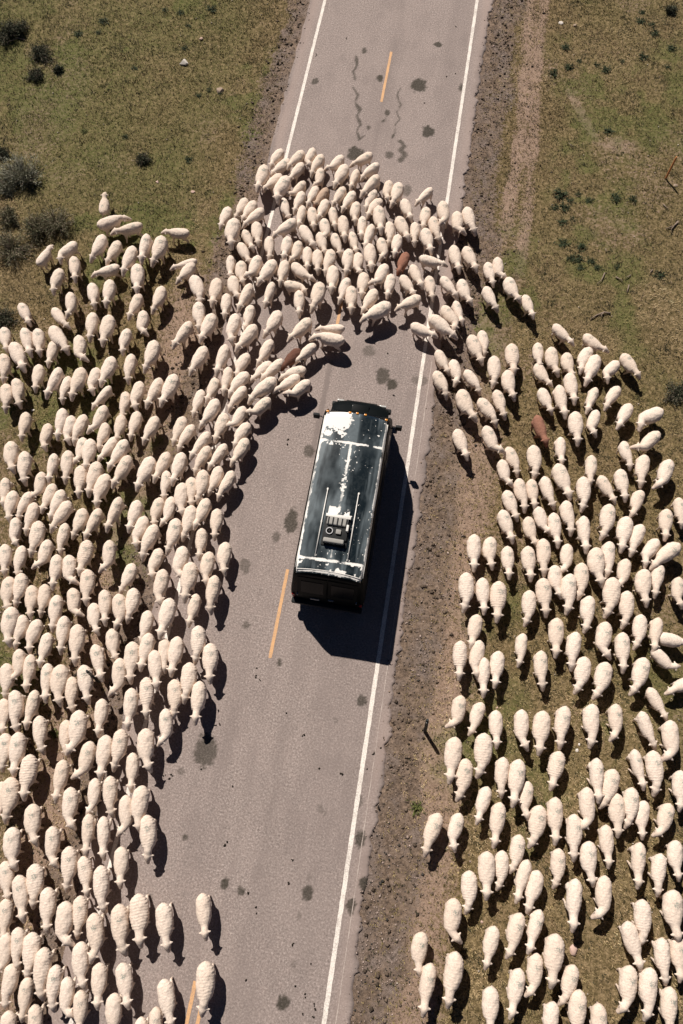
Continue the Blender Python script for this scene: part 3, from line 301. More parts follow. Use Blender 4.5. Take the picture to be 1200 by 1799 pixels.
# ------------------------------------------------------------------ grass, stones, dung (uncountable)
def grass_blades():
    N = 330000
    x = rng.uniform(-20.5, 15.5, N); y = rng.uniform(-10.5, 37, N)
    k = (x < -4.6) | (x > 4.4); x, y = x[k], y[k]
    inside = (x > -5.5 - (y + 9.2) * .36 - 1.2) & (y > -9.5 + (x + 5) * .15 - 1); x, y = x[inside], y[inside]
    p = (1 - .68 * gravel_mask(x, y)) * (1 - .6 * bare_mask(x, y)) * (.35 + .9 * fbm(x * 1.6, y * 1.6, 81, 3))
    k = rng.random(len(x)) < p; x, y = x[k], y[k]; n = len(x)
    g = green_mask(x, y); dry = fbm(x * .5, y * .5, 84, 4); r = rng.random(n)
    straw = np.array([.46, .342, .205]); olive = np.array([.240, .188, .086]); gr = np.array([.160, .180, .056]); dark = np.array([.034, .034, .017])
    strw = sstep(.42, .66, fbm(x * .17 + 5, y * .17, 85, 4)) * np.where(x > 0, .45, 1.0); t = np.clip((dry - .36) * 2.3 + (r - .5) * .9 - g * .45 + (strw - .35) * 1.2, 0, 1)[:, None]
    c = olive * (1 - t) + straw * t
    g = g * (1 - .75 * strw); gg = np.clip(g * (.3 + .9 * rng.random(n)) - .1, 0, 1)[:, None]; c = c * (1 - gg) + gr * gg
    mm = (.55 + .95 * fbm(x * 1.7, y * 1.7, 86, 4))[:, None]; c = c * mm; red = (sstep(.5, .7, fbm(x * .6, y * .6, 88, 3)) * (.5 + .5 * (x > 0)))[:, None]; c = c * (1 - .5 * red) + np.array([.25, .165, .105]) * .5 * red
    clus = sstep(.58, .72, fbm(x * 2.2, y * 2.2, 89, 3)); dk = (rng.random(n) < .16 + .5 * clus)[:, None]; c = np.where(dk, dark, c) * rng.uniform(.75, 1.25, (n, 1))
    z = ground_z(x, y); V = []; C = []
    for b in range(3):
        a = rng.uniform(0, 2 * np.pi, n); h = rng.uniform(.02, .075, n) * (1 + .7 * (rng.random(n) < .06)); ln = rng.uniform(.03, .11, n)
        ox = rng.normal(0, .035, n); oy = rng.normal(0, .035, n); wd = rng.uniform(.008, .020, n)
        bx, by = x + ox, y + oy
        p0 = np.stack([bx - np.sin(a) * wd, by + np.cos(a) * wd, z - .01], 1); p1 = np.stack([bx + np.sin(a) * wd, by - np.cos(a) * wd, z - .01], 1)
        p2 = np.stack([bx + np.cos(a) * ln, by + np.sin(a) * ln, z + h], 1)
        V += [p0, p1, p2]; C += [c * .85, c * .85, np.minimum(c * 1.1, .55)]
    V = np.stack(V, 1).reshape(-1, 3); C = np.stack(C, 1).reshape(-1, 3)
    m = fast_mesh('grass', V, np.arange(len(V)).reshape(-1, 3), BLADE); cattr(m, 'col', C); return m
tag(obj('grass', grass_blades()), 'short dry olive and straw pasture grass on both verges', 'grass', kind='stuff')

OCT = np.array([(1, 0, 0), (0, 1, 0), (-1, 0, 0), (0, -1, 0), (0, 0, 1), (0, 0, -.6)], float)
OF = np.array([(0, 1, 4), (1, 2, 4), (2, 3, 4), (3, 0, 4), (1, 0, 5), (2, 1, 5), (3, 2, 5), (0, 3, 5)])
def lumps(x, y, z, s, flat, C):
    n = len(x); a = rng.uniform(0, 6.28, n); V = OCT[None] * rng.uniform(.6, 1.3, (n, 6, 3)) * s[:, None, None]; V[:, :, 2] *= flat
    ca, sa = np.cos(a)[:, None], np.sin(a)[:, None]
    X = V[:, :, 0] * ca - V[:, :, 1] * sa + x[:, None]; Y = V[:, :, 0] * sa + V[:, :, 1] * ca + y[:, None]; Z = V[:, :, 2] + z[:, None]
    VV = np.stack([X, Y, Z], 2).reshape(-1, 3); FF = (OF[None] + 6 * np.arange(n)[:, None, None]).reshape(-1, 3)
    return VV, FF, np.repeat(C, 6, 0)
def stones():
    N = 120000
    x = rng.uniform(-8, 8, N); y = rng.uniform(-10, 37, N); ins = np.minimum(x - left_edge(y), right_edge(y) - x); k = ins < .45; x, y, ins = x[k], y[k], ins[k]
    p = np.where(ins > -.02, .55 * sstep(.40, -.02, ins) ** 2.2, 1) * (.8 * gravel_mask(x, y) * (.25 + 1.1 * fbm(x * 1.1, y * 1.1, 90, 3)) + .10 * bare_mask(x, y)); k = rng.random(len(x)) < p; x, y, ins = x[k], y[k], ins[k]; n = len(x); zz = np.where(ins > 0, 0.0, ground_z(x, y))
    s = .014 + .026 * rng.random(n) ** 2 + .04 * (rng.random(n) < .03) * rng.random(n)
    t = rng.random((n, 1)); c = np.array([.10, .075, .062]) * (1 - t) + np.array([.40, .315, .275]) * t
    c = np.where(rng.random((n, 1)) < .22, np.array([.045, .042, .038]), c) * rng.uniform(.8, 1.2, (n, 1))
    br = sstep(.45, .6, fbm(x * .8, y * .6, 95, 3))[:, None]; c = c * (1 - .75 * br) + np.array([.17, .12, .085]) * rng.uniform(.5, 1.5, (n, 1)) * .75 * br
    big = (rng.random(n) < .07 * (.3 + 2 * sstep(.5, .65, fbm(x * 1.4, y * 1.4, 97, 3)))) & (ins < -.1); s = np.where(big, rng.uniform(.035, .085, n), s); c = np.where(big[:, None], np.array([.075, .056, .042]) * rng.uniform(.5, 2.0, (n, 1)), c)
    V, F, C = lumps(x, y, zz + s * .2, s, .7, c)
    k = 900; px_ = rng.uniform(-19, 15, k); py_ = rng.uniform(-9, 36, k); o_ = np.abs(px_) > 5; px_, py_ = px_[o_], py_[o_]; k = len(px_)
    V2, F2, C2 = lumps(px_, py_, ground_z(px_, py_) + .025, rng.uniform(.012, .045, k) ** 1.0, .7, np.array([.50, .43, .36]) * rng.uniform(.35, 1.25, (k, 1)))
    V, F, C = np.concatenate([V, V2]), np.concatenate([F, F2 + len(V)]), np.concatenate([C, C2])
    m = fast_mesh('gravel', V, F, STONE); cattr(m, 'col', C); return m
tag(obj('gravel', stones()), 'loose purple-grey gravel along both edges of the asphalt', 'gravel', kind='stuff')
dx = np.array([p[0] for p in DUNG for _ in range(2)]); dy = np.array([p[1] for p in DUNG for _ in range(2)]); n = len(dx)
dx = dx + rng.normal(0, .016, n); dy = dy + rng.normal(0, .02, n)
V, F, C = lumps(dx, dy, np.full(n, .012), rng.uniform(.018, .042, n), .6, np.tile([.018, .014, .010], (n, 1)))
dm = fast_mesh('dung', V, F, STONE); cattr(dm, 'col', C)
tag(obj('dung', dm), 'scattered dark sheep droppings on the asphalt', 'droppings', kind='stuff')

# ------------------------------------------------------------------ sheep
def wool(name, c0, c1, mark):
    a = M(name, .95, .1); L = a.attr('loc', 'Vector')
    oi = a.n('ShaderNodeObjectInfo').outputs['Random']; rd = a.math('FRACT', a.math('ADD', oi, a.attr('rnd')))
    off = a.n('ShaderNodeCombineXYZ'); a.l(a.math('MULTIPLY', rd, 31.0), off.inputs[0]); a.l(a.math('MULTIPLY', rd, 17.0), off.inputs[1])
    ad = a.n('ShaderNodeVectorMath', operation='ADD'); a.l(L, ad.inputs[0]); a.l(off.outputs[0], ad.inputs[1]); LP = ad.outputs[0]
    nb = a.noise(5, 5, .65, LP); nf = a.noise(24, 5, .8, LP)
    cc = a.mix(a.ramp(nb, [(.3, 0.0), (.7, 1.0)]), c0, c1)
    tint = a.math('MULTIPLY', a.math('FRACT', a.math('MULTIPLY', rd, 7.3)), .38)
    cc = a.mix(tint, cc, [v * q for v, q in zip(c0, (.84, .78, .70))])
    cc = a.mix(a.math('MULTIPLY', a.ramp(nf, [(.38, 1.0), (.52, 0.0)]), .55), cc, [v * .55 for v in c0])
    if mark:      # faded raddle mark on the back
        mp = a.n('ShaderNodeMapping'); mp.inputs['Location'].default_value = (.03, .17, 0); a.l(L, mp.inputs['Vector'])
        sp = a.n('ShaderNodeSeparateXYZ'); a.l(mp.outputs[0], sp.inputs[0])
        r2 = a.math('SQRT', a.math('ADD', a.math('POWER', sp.outputs[0], 2), a.math('POWER', sp.outputs[1], 2)))
        inside = a.ramp(r2, [(.06, 1.0), (.10, 0.0)]); top = a.math('GREATER_THAN', sp.outputs[2], .55)
        scr = a.ramp(a.noise(13, 1, .4, LP, 1.0), [(.38, 0.0), (.46, 1.0), (.54, 1.0), (.60, 0.0)])
        on = a.math('GREATER_THAN', a.math('FRACT', a.math('MULTIPLY', rd, 3.7)), .4)
        k = a.math('MULTIPLY', a.math('MULTIPLY', inside, top), a.math('MULTIPLY', scr, a.math('MULTIPLY', on, .62)))
        cc = a.mix(k, cc, (.10, .17, .15))
    cc = a.mix(a.attr('face'), cc, (.60, .48, .395) if mark else (.14, .05, .03))
    cc = a.mix(a.attr('dark'), cc, (.05, .035, .03))
    a.base(cc)
    wv = a.n('ShaderNodeTexWave', wave_type='BANDS', bands_direction='Y'); wv.inputs['Scale'].default_value = 9; wv.inputs['Distortion'].default_value = 5; wv.inputs['Detail'].default_value = 3; a.l(LP, wv.inputs['Vector'])
    hh = a.math('ADD', a.math('MULTIPLY', nf, .8), a.math('MULTIPLY', wv.outputs['Fac'], .10)); a.bump(hh, .5, .025)
    return a.m
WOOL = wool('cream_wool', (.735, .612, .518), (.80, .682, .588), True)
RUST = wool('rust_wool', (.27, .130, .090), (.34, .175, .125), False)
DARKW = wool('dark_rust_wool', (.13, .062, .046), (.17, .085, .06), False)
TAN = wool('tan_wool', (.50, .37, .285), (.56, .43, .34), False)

def sheep_mesh(name, turn, bend, dip, wr, fat, phase, ratio):
    """one continuous body: trunk, neck, head, ears, tail and four jointed legs, head along +Y"""
    bm = bmesh.new()
    def ell(c, r, rot=None):
        m4 = Matrix.Translation(c) @ (rot or Matrix()) @ Matrix.Diagonal((*r, 1))
        bmesh.ops.create_icosphere(bm, subdivisions=3 if max(r) > .13 else 2, radius=1, matrix=m4)
    def chain(ps):
        for (p, r), (q, s) in zip(ps[:-1], ps[1:]):
            p, q = Vector(p), Vector(q); k = max(2, int((q - p).length / (.35 * min(r, s))))
            for i in range(k + 1): ell(p.lerp(q, i / k), [r + (s - r) * i / k] * 3)
    bx = lambda y: bend * (y * y if y > 0 else .6 * y * y) * math.copysign(1, 1)
    # trunk: deep chest, broad loin, round rump
    prof = [(-.44, .13, .60, .12), (-.38, .198, .575, .17), (-.30, .228, .560, .20), (-.15, .240, .550, .215), (0, .240, .545, .22), (.12, .230, .545, .215), (.22, .205, .55, .20), (.29, .172, .565, .17), (.33, .135, .58, .14)]
    pa = np.array(prof)
    for y in np.linspace(-.44, .33, 40):
        rx, z, rz = (float(np.interp(y, pa[:, 0], pa[:, j])) for j in (1, 2, 3)); ell((bx(y), y, z), (rx * fat, .07, rz))
    ell((bx(-.47), -.475, .60), (.035, .05, .08))                       # tail
    nb = Vector((bx(.32), .32, .62)); ang = math.atan(2 * bend * .35) * 0 + turn
    d = Vector((-math.sin(ang), math.cos(ang), 0))
    nk = nb + d * .15 + Vector((0, 0, .04 - dip * .6))
    chain([(nb - Vector((0, .06, .02)), .14), (nb + d * .07, .122), (nk, .112)])
    hp = nk + d * .07 + Vector((0, 0, .015 - dip * .3))                     # poll
    side = Vector((d.y, -d.x, 0)); md = (d * .88 + Vector((0, 0, -.42 - dip))).normalized()
    chain([(hp, .116), (hp + md * .07, .106), (hp + md * .15, .080), (hp + md * .215, .066)])
    ears = []
    for s in (-1, 1):
        e0 = hp + side * (s * .088) + Vector((0, 0, .015)); e1 = e0 + side * (s * .088) - Vector((0, 0, .015)) - d * .015
        chain([(e0, .034), (e0.lerp(e1, .5), .036), (e1, .022)]); ears.append(e1)
    # legs
    hooves = []
    for i, (lx, ly, fr) in enumerate(((-.115, .21, 1), (.115, .21, 1), (-.125, -.27, 0), (.125, -.27, 0))):
        sw = .085 * math.sin(phase + (0, math.pi, math.pi, 0)[i]); b = bx(ly)
        if fr: ps = [((lx + b, ly, .46), .085), ((lx + b, ly + .01 + sw * .3, .30), .050), ((lx + b, ly + sw * .8, .15), .036), ((lx + b, ly + sw * 1.1, .045), .036)]
        else: ps = [((lx + b, ly, .50), .12), ((lx + b, ly + .05 + sw * .2, .36), .075), ((lx + b, ly - .05 + sw * .6, .22), .042), ((lx + b, ly - .01 + sw * 1.1, .045), .036)]
        chain(ps); hooves.append(ps[-1][0])
    m = bpy.data.meshes.new(name); bm.to_mesh(m); bm.free()
    o = bpy.data.objects.new('tmp', m); col.objects.link(o)
    r = o.modifiers.new('r', 'REMESH'); r.mode = 'VOXEL'; r.voxel_size = .019
    s = o.modifiers.new('s', 'SMOOTH'); s.iterations = 7; s.factor = .5
    dg = bpy.context.evaluated_depsgraph_get(); me = bpy.data.meshes.new_from_object(o.evaluated_get(dg))
    # fleece relief
    co = np.empty(len(me.vertices) * 3, np.float32); me.vertices.foreach_get('co', co); co = co.reshape(-1, 3).astype(float)
    no = np.empty(len(me.vertices) * 3, np.float32); me.vertex_normals.foreach_get('vector', no); no = no.reshape(-1, 3)
    body = sstep(.36, .28, co[:, 1]) * sstep(.30, .40, co[:, 2])
    q = co[:, 0] + .7 * co[:, 2]
    q2 = co[:, 0] - .7 * co[:, 2]
    rel = .015 * (fbm(q * 8 + q2 * 3, co[:, 1] * 8, 100, 3) - .5) + .008 * (vnoise(q * 21, co[:, 1] * 21, 105) - .5) + .008 * (vnoise(q2 * 30, co[:, 1] * 30, 106) - .5)
    rel += wr * np.sin(co[:, 1] * 88 + 5 * fbm(q * 5, co[:, 1] * 5, 108, 2)) * (.4 + .9 * vnoise(q * 7, co[:, 1] * 3, 109))
    co += no * (rel * body)[:, None]
    me.vertices.foreach_set('co', co.astype(np.float32).ravel()); me.update()
    bpy.data.objects.remove(o)
    o = bpy.data.objects.new('tmp', me); col.objects.link(o)
    de = o.modifiers.new('d', 'DECIMATE'); de.ratio = ratio
    dg = bpy.context.evaluated_depsgraph_get(); m2 = bpy.data.meshes.new_from_object(o.evaluated_get(dg)); bpy.data.objects.remove(o)
    m2.name = name; m2.polygons.foreach_set('use_smooth', [True] * len(m2.polygons))
    co = np.empty(len(m2.vertices) * 3, np.float32); m2.vertices.foreach_get('co', co); co = co.reshape(-1, 3)
    # masks: bare face, dark eyes, nose and hooves
    hpn, mdn = np.array(hp), np.array(md); along = (co - hpn) @ mdn; rad = np.linalg.norm(co - hpn - along[:, None] * mdn, axis=1)
    face = sstep(.03, .12, along) * (rad < .14) * .8
    leg = sstep(.30, .22, co[:, 2]) * .5; face = np.maximum(face, leg)
    dark = np.zeros(len(co))
    nose = np.array(hp + md * .30); dark = np.maximum(dark, .75 * sstep(.05, .02, np.linalg.norm(co - nose, axis=1)))
    for s_ in (-1, 1):
        e = np.array(hp + md * .085 + side * (s_ * .092) + Vector((0, 0, .04)) + d * .02); dark = np.maximum(dark, .9 * sstep(.034, .018, np.linalg.norm(co - e, axis=1)))
    dark = np.maximum(dark, .8 * sstep(.05, .03, co[:, 2]))
    fattr(m2, 'face', face); fattr(m2, 'dark', dark); vattr(m2, 'loc', co); m2.materials.clear(); m2.materials.append(WOOL)
    return m2
SPEC = [(.9, .16, .03, .002, 1.02, 1.6), (-.85, -.16, .03, .002, .97, .4), (.3, -.2, .04, .002, 1.08, 2.2), (0, 0, 0, .0025, 1.0, .3), (.05, .03, .05, .003, 1.04, 1.9), (.55, .10, .02, .003, 1.0, 1.0), (-.55, -.10, .02, .003, 1.0, 2.4), (.12, .28, .08, .003, .98, 2.9),
        (-.12, -.28, .08, .003, .98, .8), (0, .02, .03, .006, 1.03, 2.0), (.05, 0, .0, .002, .87, 1.3), (-.22, .04, .12, .004, 1.06, .1), (.2, -.05, .1, .0035, .95, 2.7)]
HI = [sheep_mesh('sheep', *s, .48) for s in SPEC]
SLEN, SMID = 1.22, .13          # plan length rump to nose, and its centre along the body
rows = []
for i, ln in enumerate(SHEEP.strip().split(';')):
    q = ln.split(); rows.append((float(q[0]), float(q[1]), float(q[2]), float(q[3]), float(q[4]), float(q[5]), q[6] if len(q) > 6 else ''))
camv = np.array([CAMX, 0, CAMH])
def showing(r):
    s = r[3] / np.linalg.norm(camv - np.array([r[0], r[1], .5]))
    if not (2 < r[4] < 98 and 1.2 < r[5] < 98.6): s *= .55
    return s
order = sorted(range(len(rows)), key=lambda i: -showing(rows[i]))
solo = set([i for i in range(len(rows)) if rows[i][6] in ('r', 'd', 't')]); 
for i in order:
    if len(solo) >= 300: break
    solo.add(i)
def place(i):
    x, y, h, L, px, py, k = rows[i]; rr = random.Random(i * 7 + 3)
    v = rr.choice((0, 1, 2, 2, 3, 3, 3, 3, 4, 4, 4, 4, 5, 6, 7, 8, 10, 10, 11, 11, 11, 12, 12, 9)) if k != 'w' else 9
    s = min(1.16, max(.84, L / SLEN)); s = s * .5 + .5 * min(1.08, max(.9, s))
    h = R(h); wx = rr.uniform(.94, 1.06)
    M4 = Matrix.Rotation(h, 4, 'Z') @ Matrix.Diagonal((s * wx, s, s * rr.uniform(.95, 1.04), 1)); o = M4 @ Vector((0, SMID, 0))
    X, Y = x - o.x, y - o.y
    return v, Matrix.Translation((X, Y, surf_z(x, y) - .008)) @ M4
CUSTOM = {'r1': 'rust-brown sheep with white face in the cream crowd blocking the road', 'r2': 'rust-brown sheep walking on the right grass beside the van',
          'd': 'dark reddish-brown sheep half hidden among cream sheep ahead of the van', 't': 'tan sheep with dark shading amid the cream crowd at its front'}
ONES = ' first second third fourth fifth sixth seventh eighth ninth tenth eleventh twelfth thirteenth fourteenth fifteenth sixteenth seventeenth eighteenth nineteenth'.split(' ')
def nth(n):
    if n < 20: return ONES[n]
    t = ('twenty', 'thirty', 'forty', 'fifty')[n // 10 - 2]
    return t + '-' + ONES[n % 10] if n % 10 else t[:-1] + 'ieth'
bands = {}
for i, r in enumerate(rows):
    bands.setdefault((r[4] < 52, int((100.2 - r[5]) / 2.6)), []).append(i)
spot = {}
for (lf, b), ids in bands.items():
    for k, i in enumerate(sorted(ids, key=lambda i: rows[i][4] if lf else -rows[i][4])): spot[i] = (lf, b + 1, k + 1)
look = {0: 'head-turned cream', 1: 'head-turned cream', 2: 'plump cream', 5: 'head-turned cream', 6: 'head-turned cream', 7: 'curve-backed cream', 8: 'curve-backed cream', 9: 'wrinkled cream', 10: 'slim cream', 4: 'plump cream', 11: 'plump cream'}
for i in sorted(solo):
    x, y, h, L, px, py, k = rows[i]; v, M4 = place(i); me = HI[v]
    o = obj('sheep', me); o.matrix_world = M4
    if k in ('r', 'd', 't'):
        o.material_slots[0].link = 'OBJECT'; o.material_slots[0].material = {'r': RUST, 'd': DARKW, 't': TAN}[k]
        if k == 'r': k = 'r1' if x < 5 else 'r2'
        lab = CUSTOM[k]
    else:
        lf, b, n = spot[i]; sd_ = 'left' if lf else 'right'
        lab = f"{look.get(v, 'cream')} sheep, {nth(n)} from the {sd_} edge, {nth(b)} row up from the bottom"
    tag(o, lab, 'sheep', 'flock of sheep around the van')
# the rest of the flock, past the first three hundred
LO = []
for m in HI:
    o = bpy.data.objects.new('tmp', m); col.objects.link(o); de = o.modifiers.new('d', 'DECIMATE'); de.ratio = .62
    dg = bpy.context.evaluated_depsgraph_get(); m2 = bpy.data.meshes.new_from_object(o.evaluated_get(dg)); bpy.data.objects.remove(o)
    m2.calc_loop_triangles(); n = len(m2.vertices); co = np.empty(n * 3, np.float32); m2.vertices.foreach_get('co', co)
    tr = np.empty(len(m2.loop_triangles) * 3, np.int32); m2.loop_triangles.foreach_get('vertices', tr)
    at = []
    for nm in ('face', 'dark'):
        a = np.empty(n, np.float32); m2.attributes[nm].data.foreach_get('value', a); at.append(a)
    LO.append((co.reshape(-1, 3), tr.reshape(-1, 3), at)); bpy.data.meshes.remove(m2)
VV, FF, FA, DA, LC, RN, base = [], [], [], [], [], [], 0
for i in range(len(rows)):
    if i in solo: continue
    v, M4 = place(i); co, tr, at = LO[v]; A4 = np.array(M4)
    VV.append(co @ A4[:3, :3].T + A4[:3, 3]); FF.append(tr + base); base += len(co); FA.append(at[0]); DA.append(at[1]); LC.append(co); RN.append(np.full(len(co), random.random()))
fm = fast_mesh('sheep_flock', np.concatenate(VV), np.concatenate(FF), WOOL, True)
fattr(fm, 'face', np.concatenate(FA)); fattr(fm, 'dark', np.concatenate(DA)); vattr(fm, 'loc', np.concatenate(LC)); fattr(fm, 'rnd', np.concatenate(RN))
tag(obj('sheep_flock', fm), 'remaining cream sheep massed farther up the road and at the frame edges', 'sheep', kind='stuff')
# ------------------------------------------------------------------ the van
def gloss(name, c, rough, coat=.6):
    a = M(name, rough, .05); a.b.inputs['Coat Weight'].default_value = coat; a.b.inputs['Coat Roughness'].default_value = .08
    n = a.noise(6, 5, .7, a.pos()); a.base(a.mix(n, [v * .8 for v in c], [v * 1.3 for v in c])); return a.m
BLACK = gloss('black_paint', (.0035, .005, .0055), .5, .02)
TRIM = plain('black_trim', (.012, .013, .014), .7, .3)
RUBBER = plain('rubber', (.02, .02, .02), .9, .2)
STEEL = plain('wheel_steel', (.35, .35, .36), .45, .5, .8)
GLASS = gloss('dark_glass', (.003, .004, .006), .2, .04)
AMBER = plain('amber_lens', (.75, .30, .05), .25, .5)
RED = plain('red_lens', (.22, .012, .01), .25, .5)
CLEAR = plain('headlight_lens', (.5, .5, .48), .15, .6)
RAIL = plain('bare_rail', (.70, .68, .64), .5, .4, 0, .35, 14)
PALE = plain('weathered_housing', (.30, .29, .27), .7, .3, 0, .25, 11)
RF = M('peeling_roof', .22, .5); RF.b.inputs['Coat Weight'].default_value = .35; RF.b.inputs['Coat Roughness'].default_value = .15
P = RF.pos(); n = RF.noise(30, 4, .75, P); pe = RF.attr('peel')
dk = RF.mix(RF.attr('sky_glare'), (.004, .009, .012), (.12, .145, .158)); n6 = RF.noise(9, 5, .7, P)  # blends a pale painted sky reflection into the dark roof colour
dk = RF.mix(RF.math('MULTIPLY', RF.ramp(n6, [(.45, 0.0), (.8, 1.0)]), .5), dk, (.05, .06, .062))
pm = RF.ramp(RF.math('ADD', pe, RF.math('MULTIPLY', RF.math('SUBTRACT', n, .5), .7)), [(.40, 0.0), (.66, 1.0)])
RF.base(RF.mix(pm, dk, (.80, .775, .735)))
rr_ = RF.ramp(pm, [(0, .2), (1, .8)]); RF.l(rr_, RF.b.inputs['Roughness']); RF.l(RF.math('SUBTRACT', 1.0, pm), RF.b.inputs['Coat Weight']); ROOF = RF.m

VX, VY = 1.55, 7.70
van = tag(empty('van', (VX, VY, 0)), 'black high-roofed van with peeling white-patched roof surrounded by sheep', 'van')
def van_body():
    def ring(hwb, hwt, zt, zb, yf):
        h = [(0, zb), (hwb * .93, zb), (hwb, zb + .22), (hwb + .012, .85), (hwb, 1.22), (hwb - .02, 1.34)]
        for k in (.3, .6, .85): h.append((hwb - .02 + (hwt + .07 - hwb + .02) * k, 1.34 + (zt - .12 - 1.34) * k))
        h += [(hwt + .05, zt - .14), (hwt + .01, zt - .05), (hwt - .08, zt - .015), (hwt * .5, zt), (0, zt + .005)]
        p = [(x, z) for x, z in h] + [(-x, z) for x, z in h[-2:0:-1]]
        return [(x, yf(z), z) for x, z in p]
    rear = lambda z: -3.60 + .42 * max(0, (z - 1.15) / 1.45) + .05 * max(0, .6 - z)
    front = lambda z: 3.02 - .74 * max(0, (z - 1.30) / 1.3) 
    st = [ring(1.10, .96, 2.47, .42, lambda z: rear(z)), ring(1.17, 1.02, 2.53, .36, lambda z: rear(z) + .05), ring(1.20, 1.03, 2.55, .35, lambda z: rear(z) + .22)]
    for y in (-2.6, -1.8, -.9, 0, .9, 1.5): st.append(ring(1.21, 1.04, 2.56, .34, lambda z, y=y: y))
    st += [ring(1.20, 1.04, 2.55, .34, lambda z: front(z) - .25), ring(1.17, 1.02, 2.52, .36, lambda z: front(z) - .05), ring(1.10, .96, 2.46, .42, lambda z: front(z))]
    V = [p for s in st for p in s]; n = len(st[0]); F = []
    for i in range(len(st) - 1):
        for k in range(n): F.append((i * n + k, (i + 1) * n + k, (i + 1) * n + (k + 1) % n, i * n + (k + 1) % n))
    F.append(tuple(range(n))); F.append(tuple(range((len(st) - 1) * n, len(st) * n))[::-1])
    m = mesh('body', V, F, BLACK, True); m.set_sharp_from_angle(angle=R(35)); return m
obj('body', van_body(), van)
# hood with a rounded nose
V = []; hs = [(2.80, 1.02, 1.36), (3.05, 1.02, 1.28), (3.30, 1.01, 1.20), (3.48, .99, 1.13), (3.58, .96, 1.03), (3.62, .93, .85), (3.62, .92, .5)]
us_ = np.linspace(-1, 1, 15)
for y, hw, z in hs:
    for u in us_: V.append((u * hw, y - .10 * abs(u) ** 2.5 * (y > 3.0), z - .09 * abs(u) ** 5 + .035 * (1 - u * u) * (z > 1)))
for u in us_: V.append((u * .92, 2.8, .5))
F = [(i * 15 + k, i * 15 + k + 1, (i + 1) * 15 + k + 1, (i + 1) * 15 + k) for i in range(7) for k in range(14)]
F += [tuple(i * 15 for i in range(8)), tuple(i * 15 + 14 for i in range(8))[::-1]] + [(7 * 15 + k, 7 * 15 + k + 1, k + 1, k) for k in range(14)]
hood = obj('hood', mesh('hood', V, F, BLACK, True), van); hood.data.set_sharp_from_angle(angle=R(50))
box('hood_scoop', -.30, .30, 2.95, 3.35, 1.24, 1.30, BLACK, hood, .025)
box('front_bumper', -1.08, 1.08, 3.54, 3.70, .42, .62, TRIM, van, .04)
box('rear_bumper', -1.17, 1.17, -3.78, -3.58, .42, .60, TRIM, van, .04)
grille = box('grille', -.55, .55, 3.60, 3.64, .66, .95, TRIM, van, .01)
for k in range(4): box('grille_bar', -.53, .53, 3.635, 3.65, .69 + k * .07, .71 + k * .07, STEEL, grille)
for s in (-1, 1):
    box('headlight', s * .76 - .12, s * .76 + .12, 3.58, 3.645, .70, .92, CLEAR, van, .02)
    box('tail_light', s * 1.10 - .045, s * 1.10 + .045, -3.625, -3.56, .80, 1.15, RED, van, .015)
    # mirrors
    mi = box('mirror', s * 1.42 - .11, s * 1.42 + .11, 2.46, 2.56, 1.50, 1.78, TRIM, van, .03)
    V, F = tube([(s * 1.16, 2.50, 1.52), (s * 1.25, 2.52, 1.62), (s * 1.34, 2.52, 1.63)], .022); obj('mirror_arm', mesh('mirror_arm', V, F, TRIM, True), mi)
    # side windows and seams follow the leaning side of the body
    for k, (y0, y1) in enumerate(((1.35, 2.25), (.05, 1.1), (-1.25, -.2), (-2.75, -1.5))):
        def sx(z): return s * (1.19 + (1.11 - 1.19) * (z - 1.34) / 1.1 + .012)
        z0, z1 = 1.44, 2.12
        V = [(sx(z0), y0, z0), (sx(z0), y1, z0), (sx(z1), y1 - (.25 if k == 0 else .02), z1), (sx(z1), y0 + .02, z1)]
        V += [(p[0] - s * .05, p[1], p[2]) for p in V]
        wn = obj('side_window', mesh('side_window', V, [(0, 1, 2, 3), (7, 6, 5, 4), (0, 4, 5, 1), (1, 5, 6, 2), (2, 6, 7, 3), (3, 7, 4, 0)], GLASS), van)
    dh = box('door_handle', s * 1.215 - .02, s * 1.215 + .02, 1.2, 1.36, 1.16, 1.20, STEEL, van, .008)
    for y in (-2.35, 2.05):
        wh = empty('wheel', (s * 1.03, y, .37)); wh.parent = van
        ty = lathe('tyre', [(.24, -.12), (.34, -.125), (.37, -.09), (.37, .09), (.34, .125), (.24, .12)], RUBBER, wh, 'X', 24)
        lathe('rim', [(.05, .135 * s), (.17, .10 * s), (.235, .118 * s), (.235, -.1 * s)], STEEL, wh, 'X', 18)
# windscreen, rear doors
V = []
for x, z in ((-.95, 1.42), (.95, 1.42), (.86, 2.34), (-.86, 2.34)): V.append((x, 3.02 - .74 * (z - 1.30) / 1.3 + .012, z))
V += [(p[0], p[1] - .05, p[2]) for p in V]
obj('windscreen', mesh('windscreen', V, [(0, 1, 2, 3), (7, 6, 5, 4), (0, 4, 5, 1), (1, 5, 6, 2), (2, 6, 7, 3), (3, 7, 4, 0)], GLASS), van)
ry = lambda z: -3.60 + .42 * max(0, (z - 1.15) / 1.45)
for s in (-1, 1):
    def panel(nm, x0, x1, z0, z1, out, mat, par):
        V = [(x, ry(z) - out, z) for x, z in ((x0, z0), (x1, z0), (x1, z1), (x0, z1))]; V += [(p[0], p[1] + out + .02, p[2]) for p in V]
        return obj(nm, mesh(nm, V, [(0, 1, 2, 3), (7, 6, 5, 4), (0, 4, 5, 1), (1, 5, 6, 2), (2, 6, 7, 3), (3, 7, 4, 0)], mat), par)
    dr = panel('rear_door', min(s * .02, s * .95), max(s * .02, s * .95), 1.20, 2.32, .012, BLACK, van)
    panel('rear_window', min(s * .12, s * .84), max(s * .12, s * .84), 1.42, 2.10, .024, GLASS, dr)
    box('hinge', s * .955 - .02, s * .955 + .02, -3.63, -3.56, 1.22, 1.27, STEEL, dr)
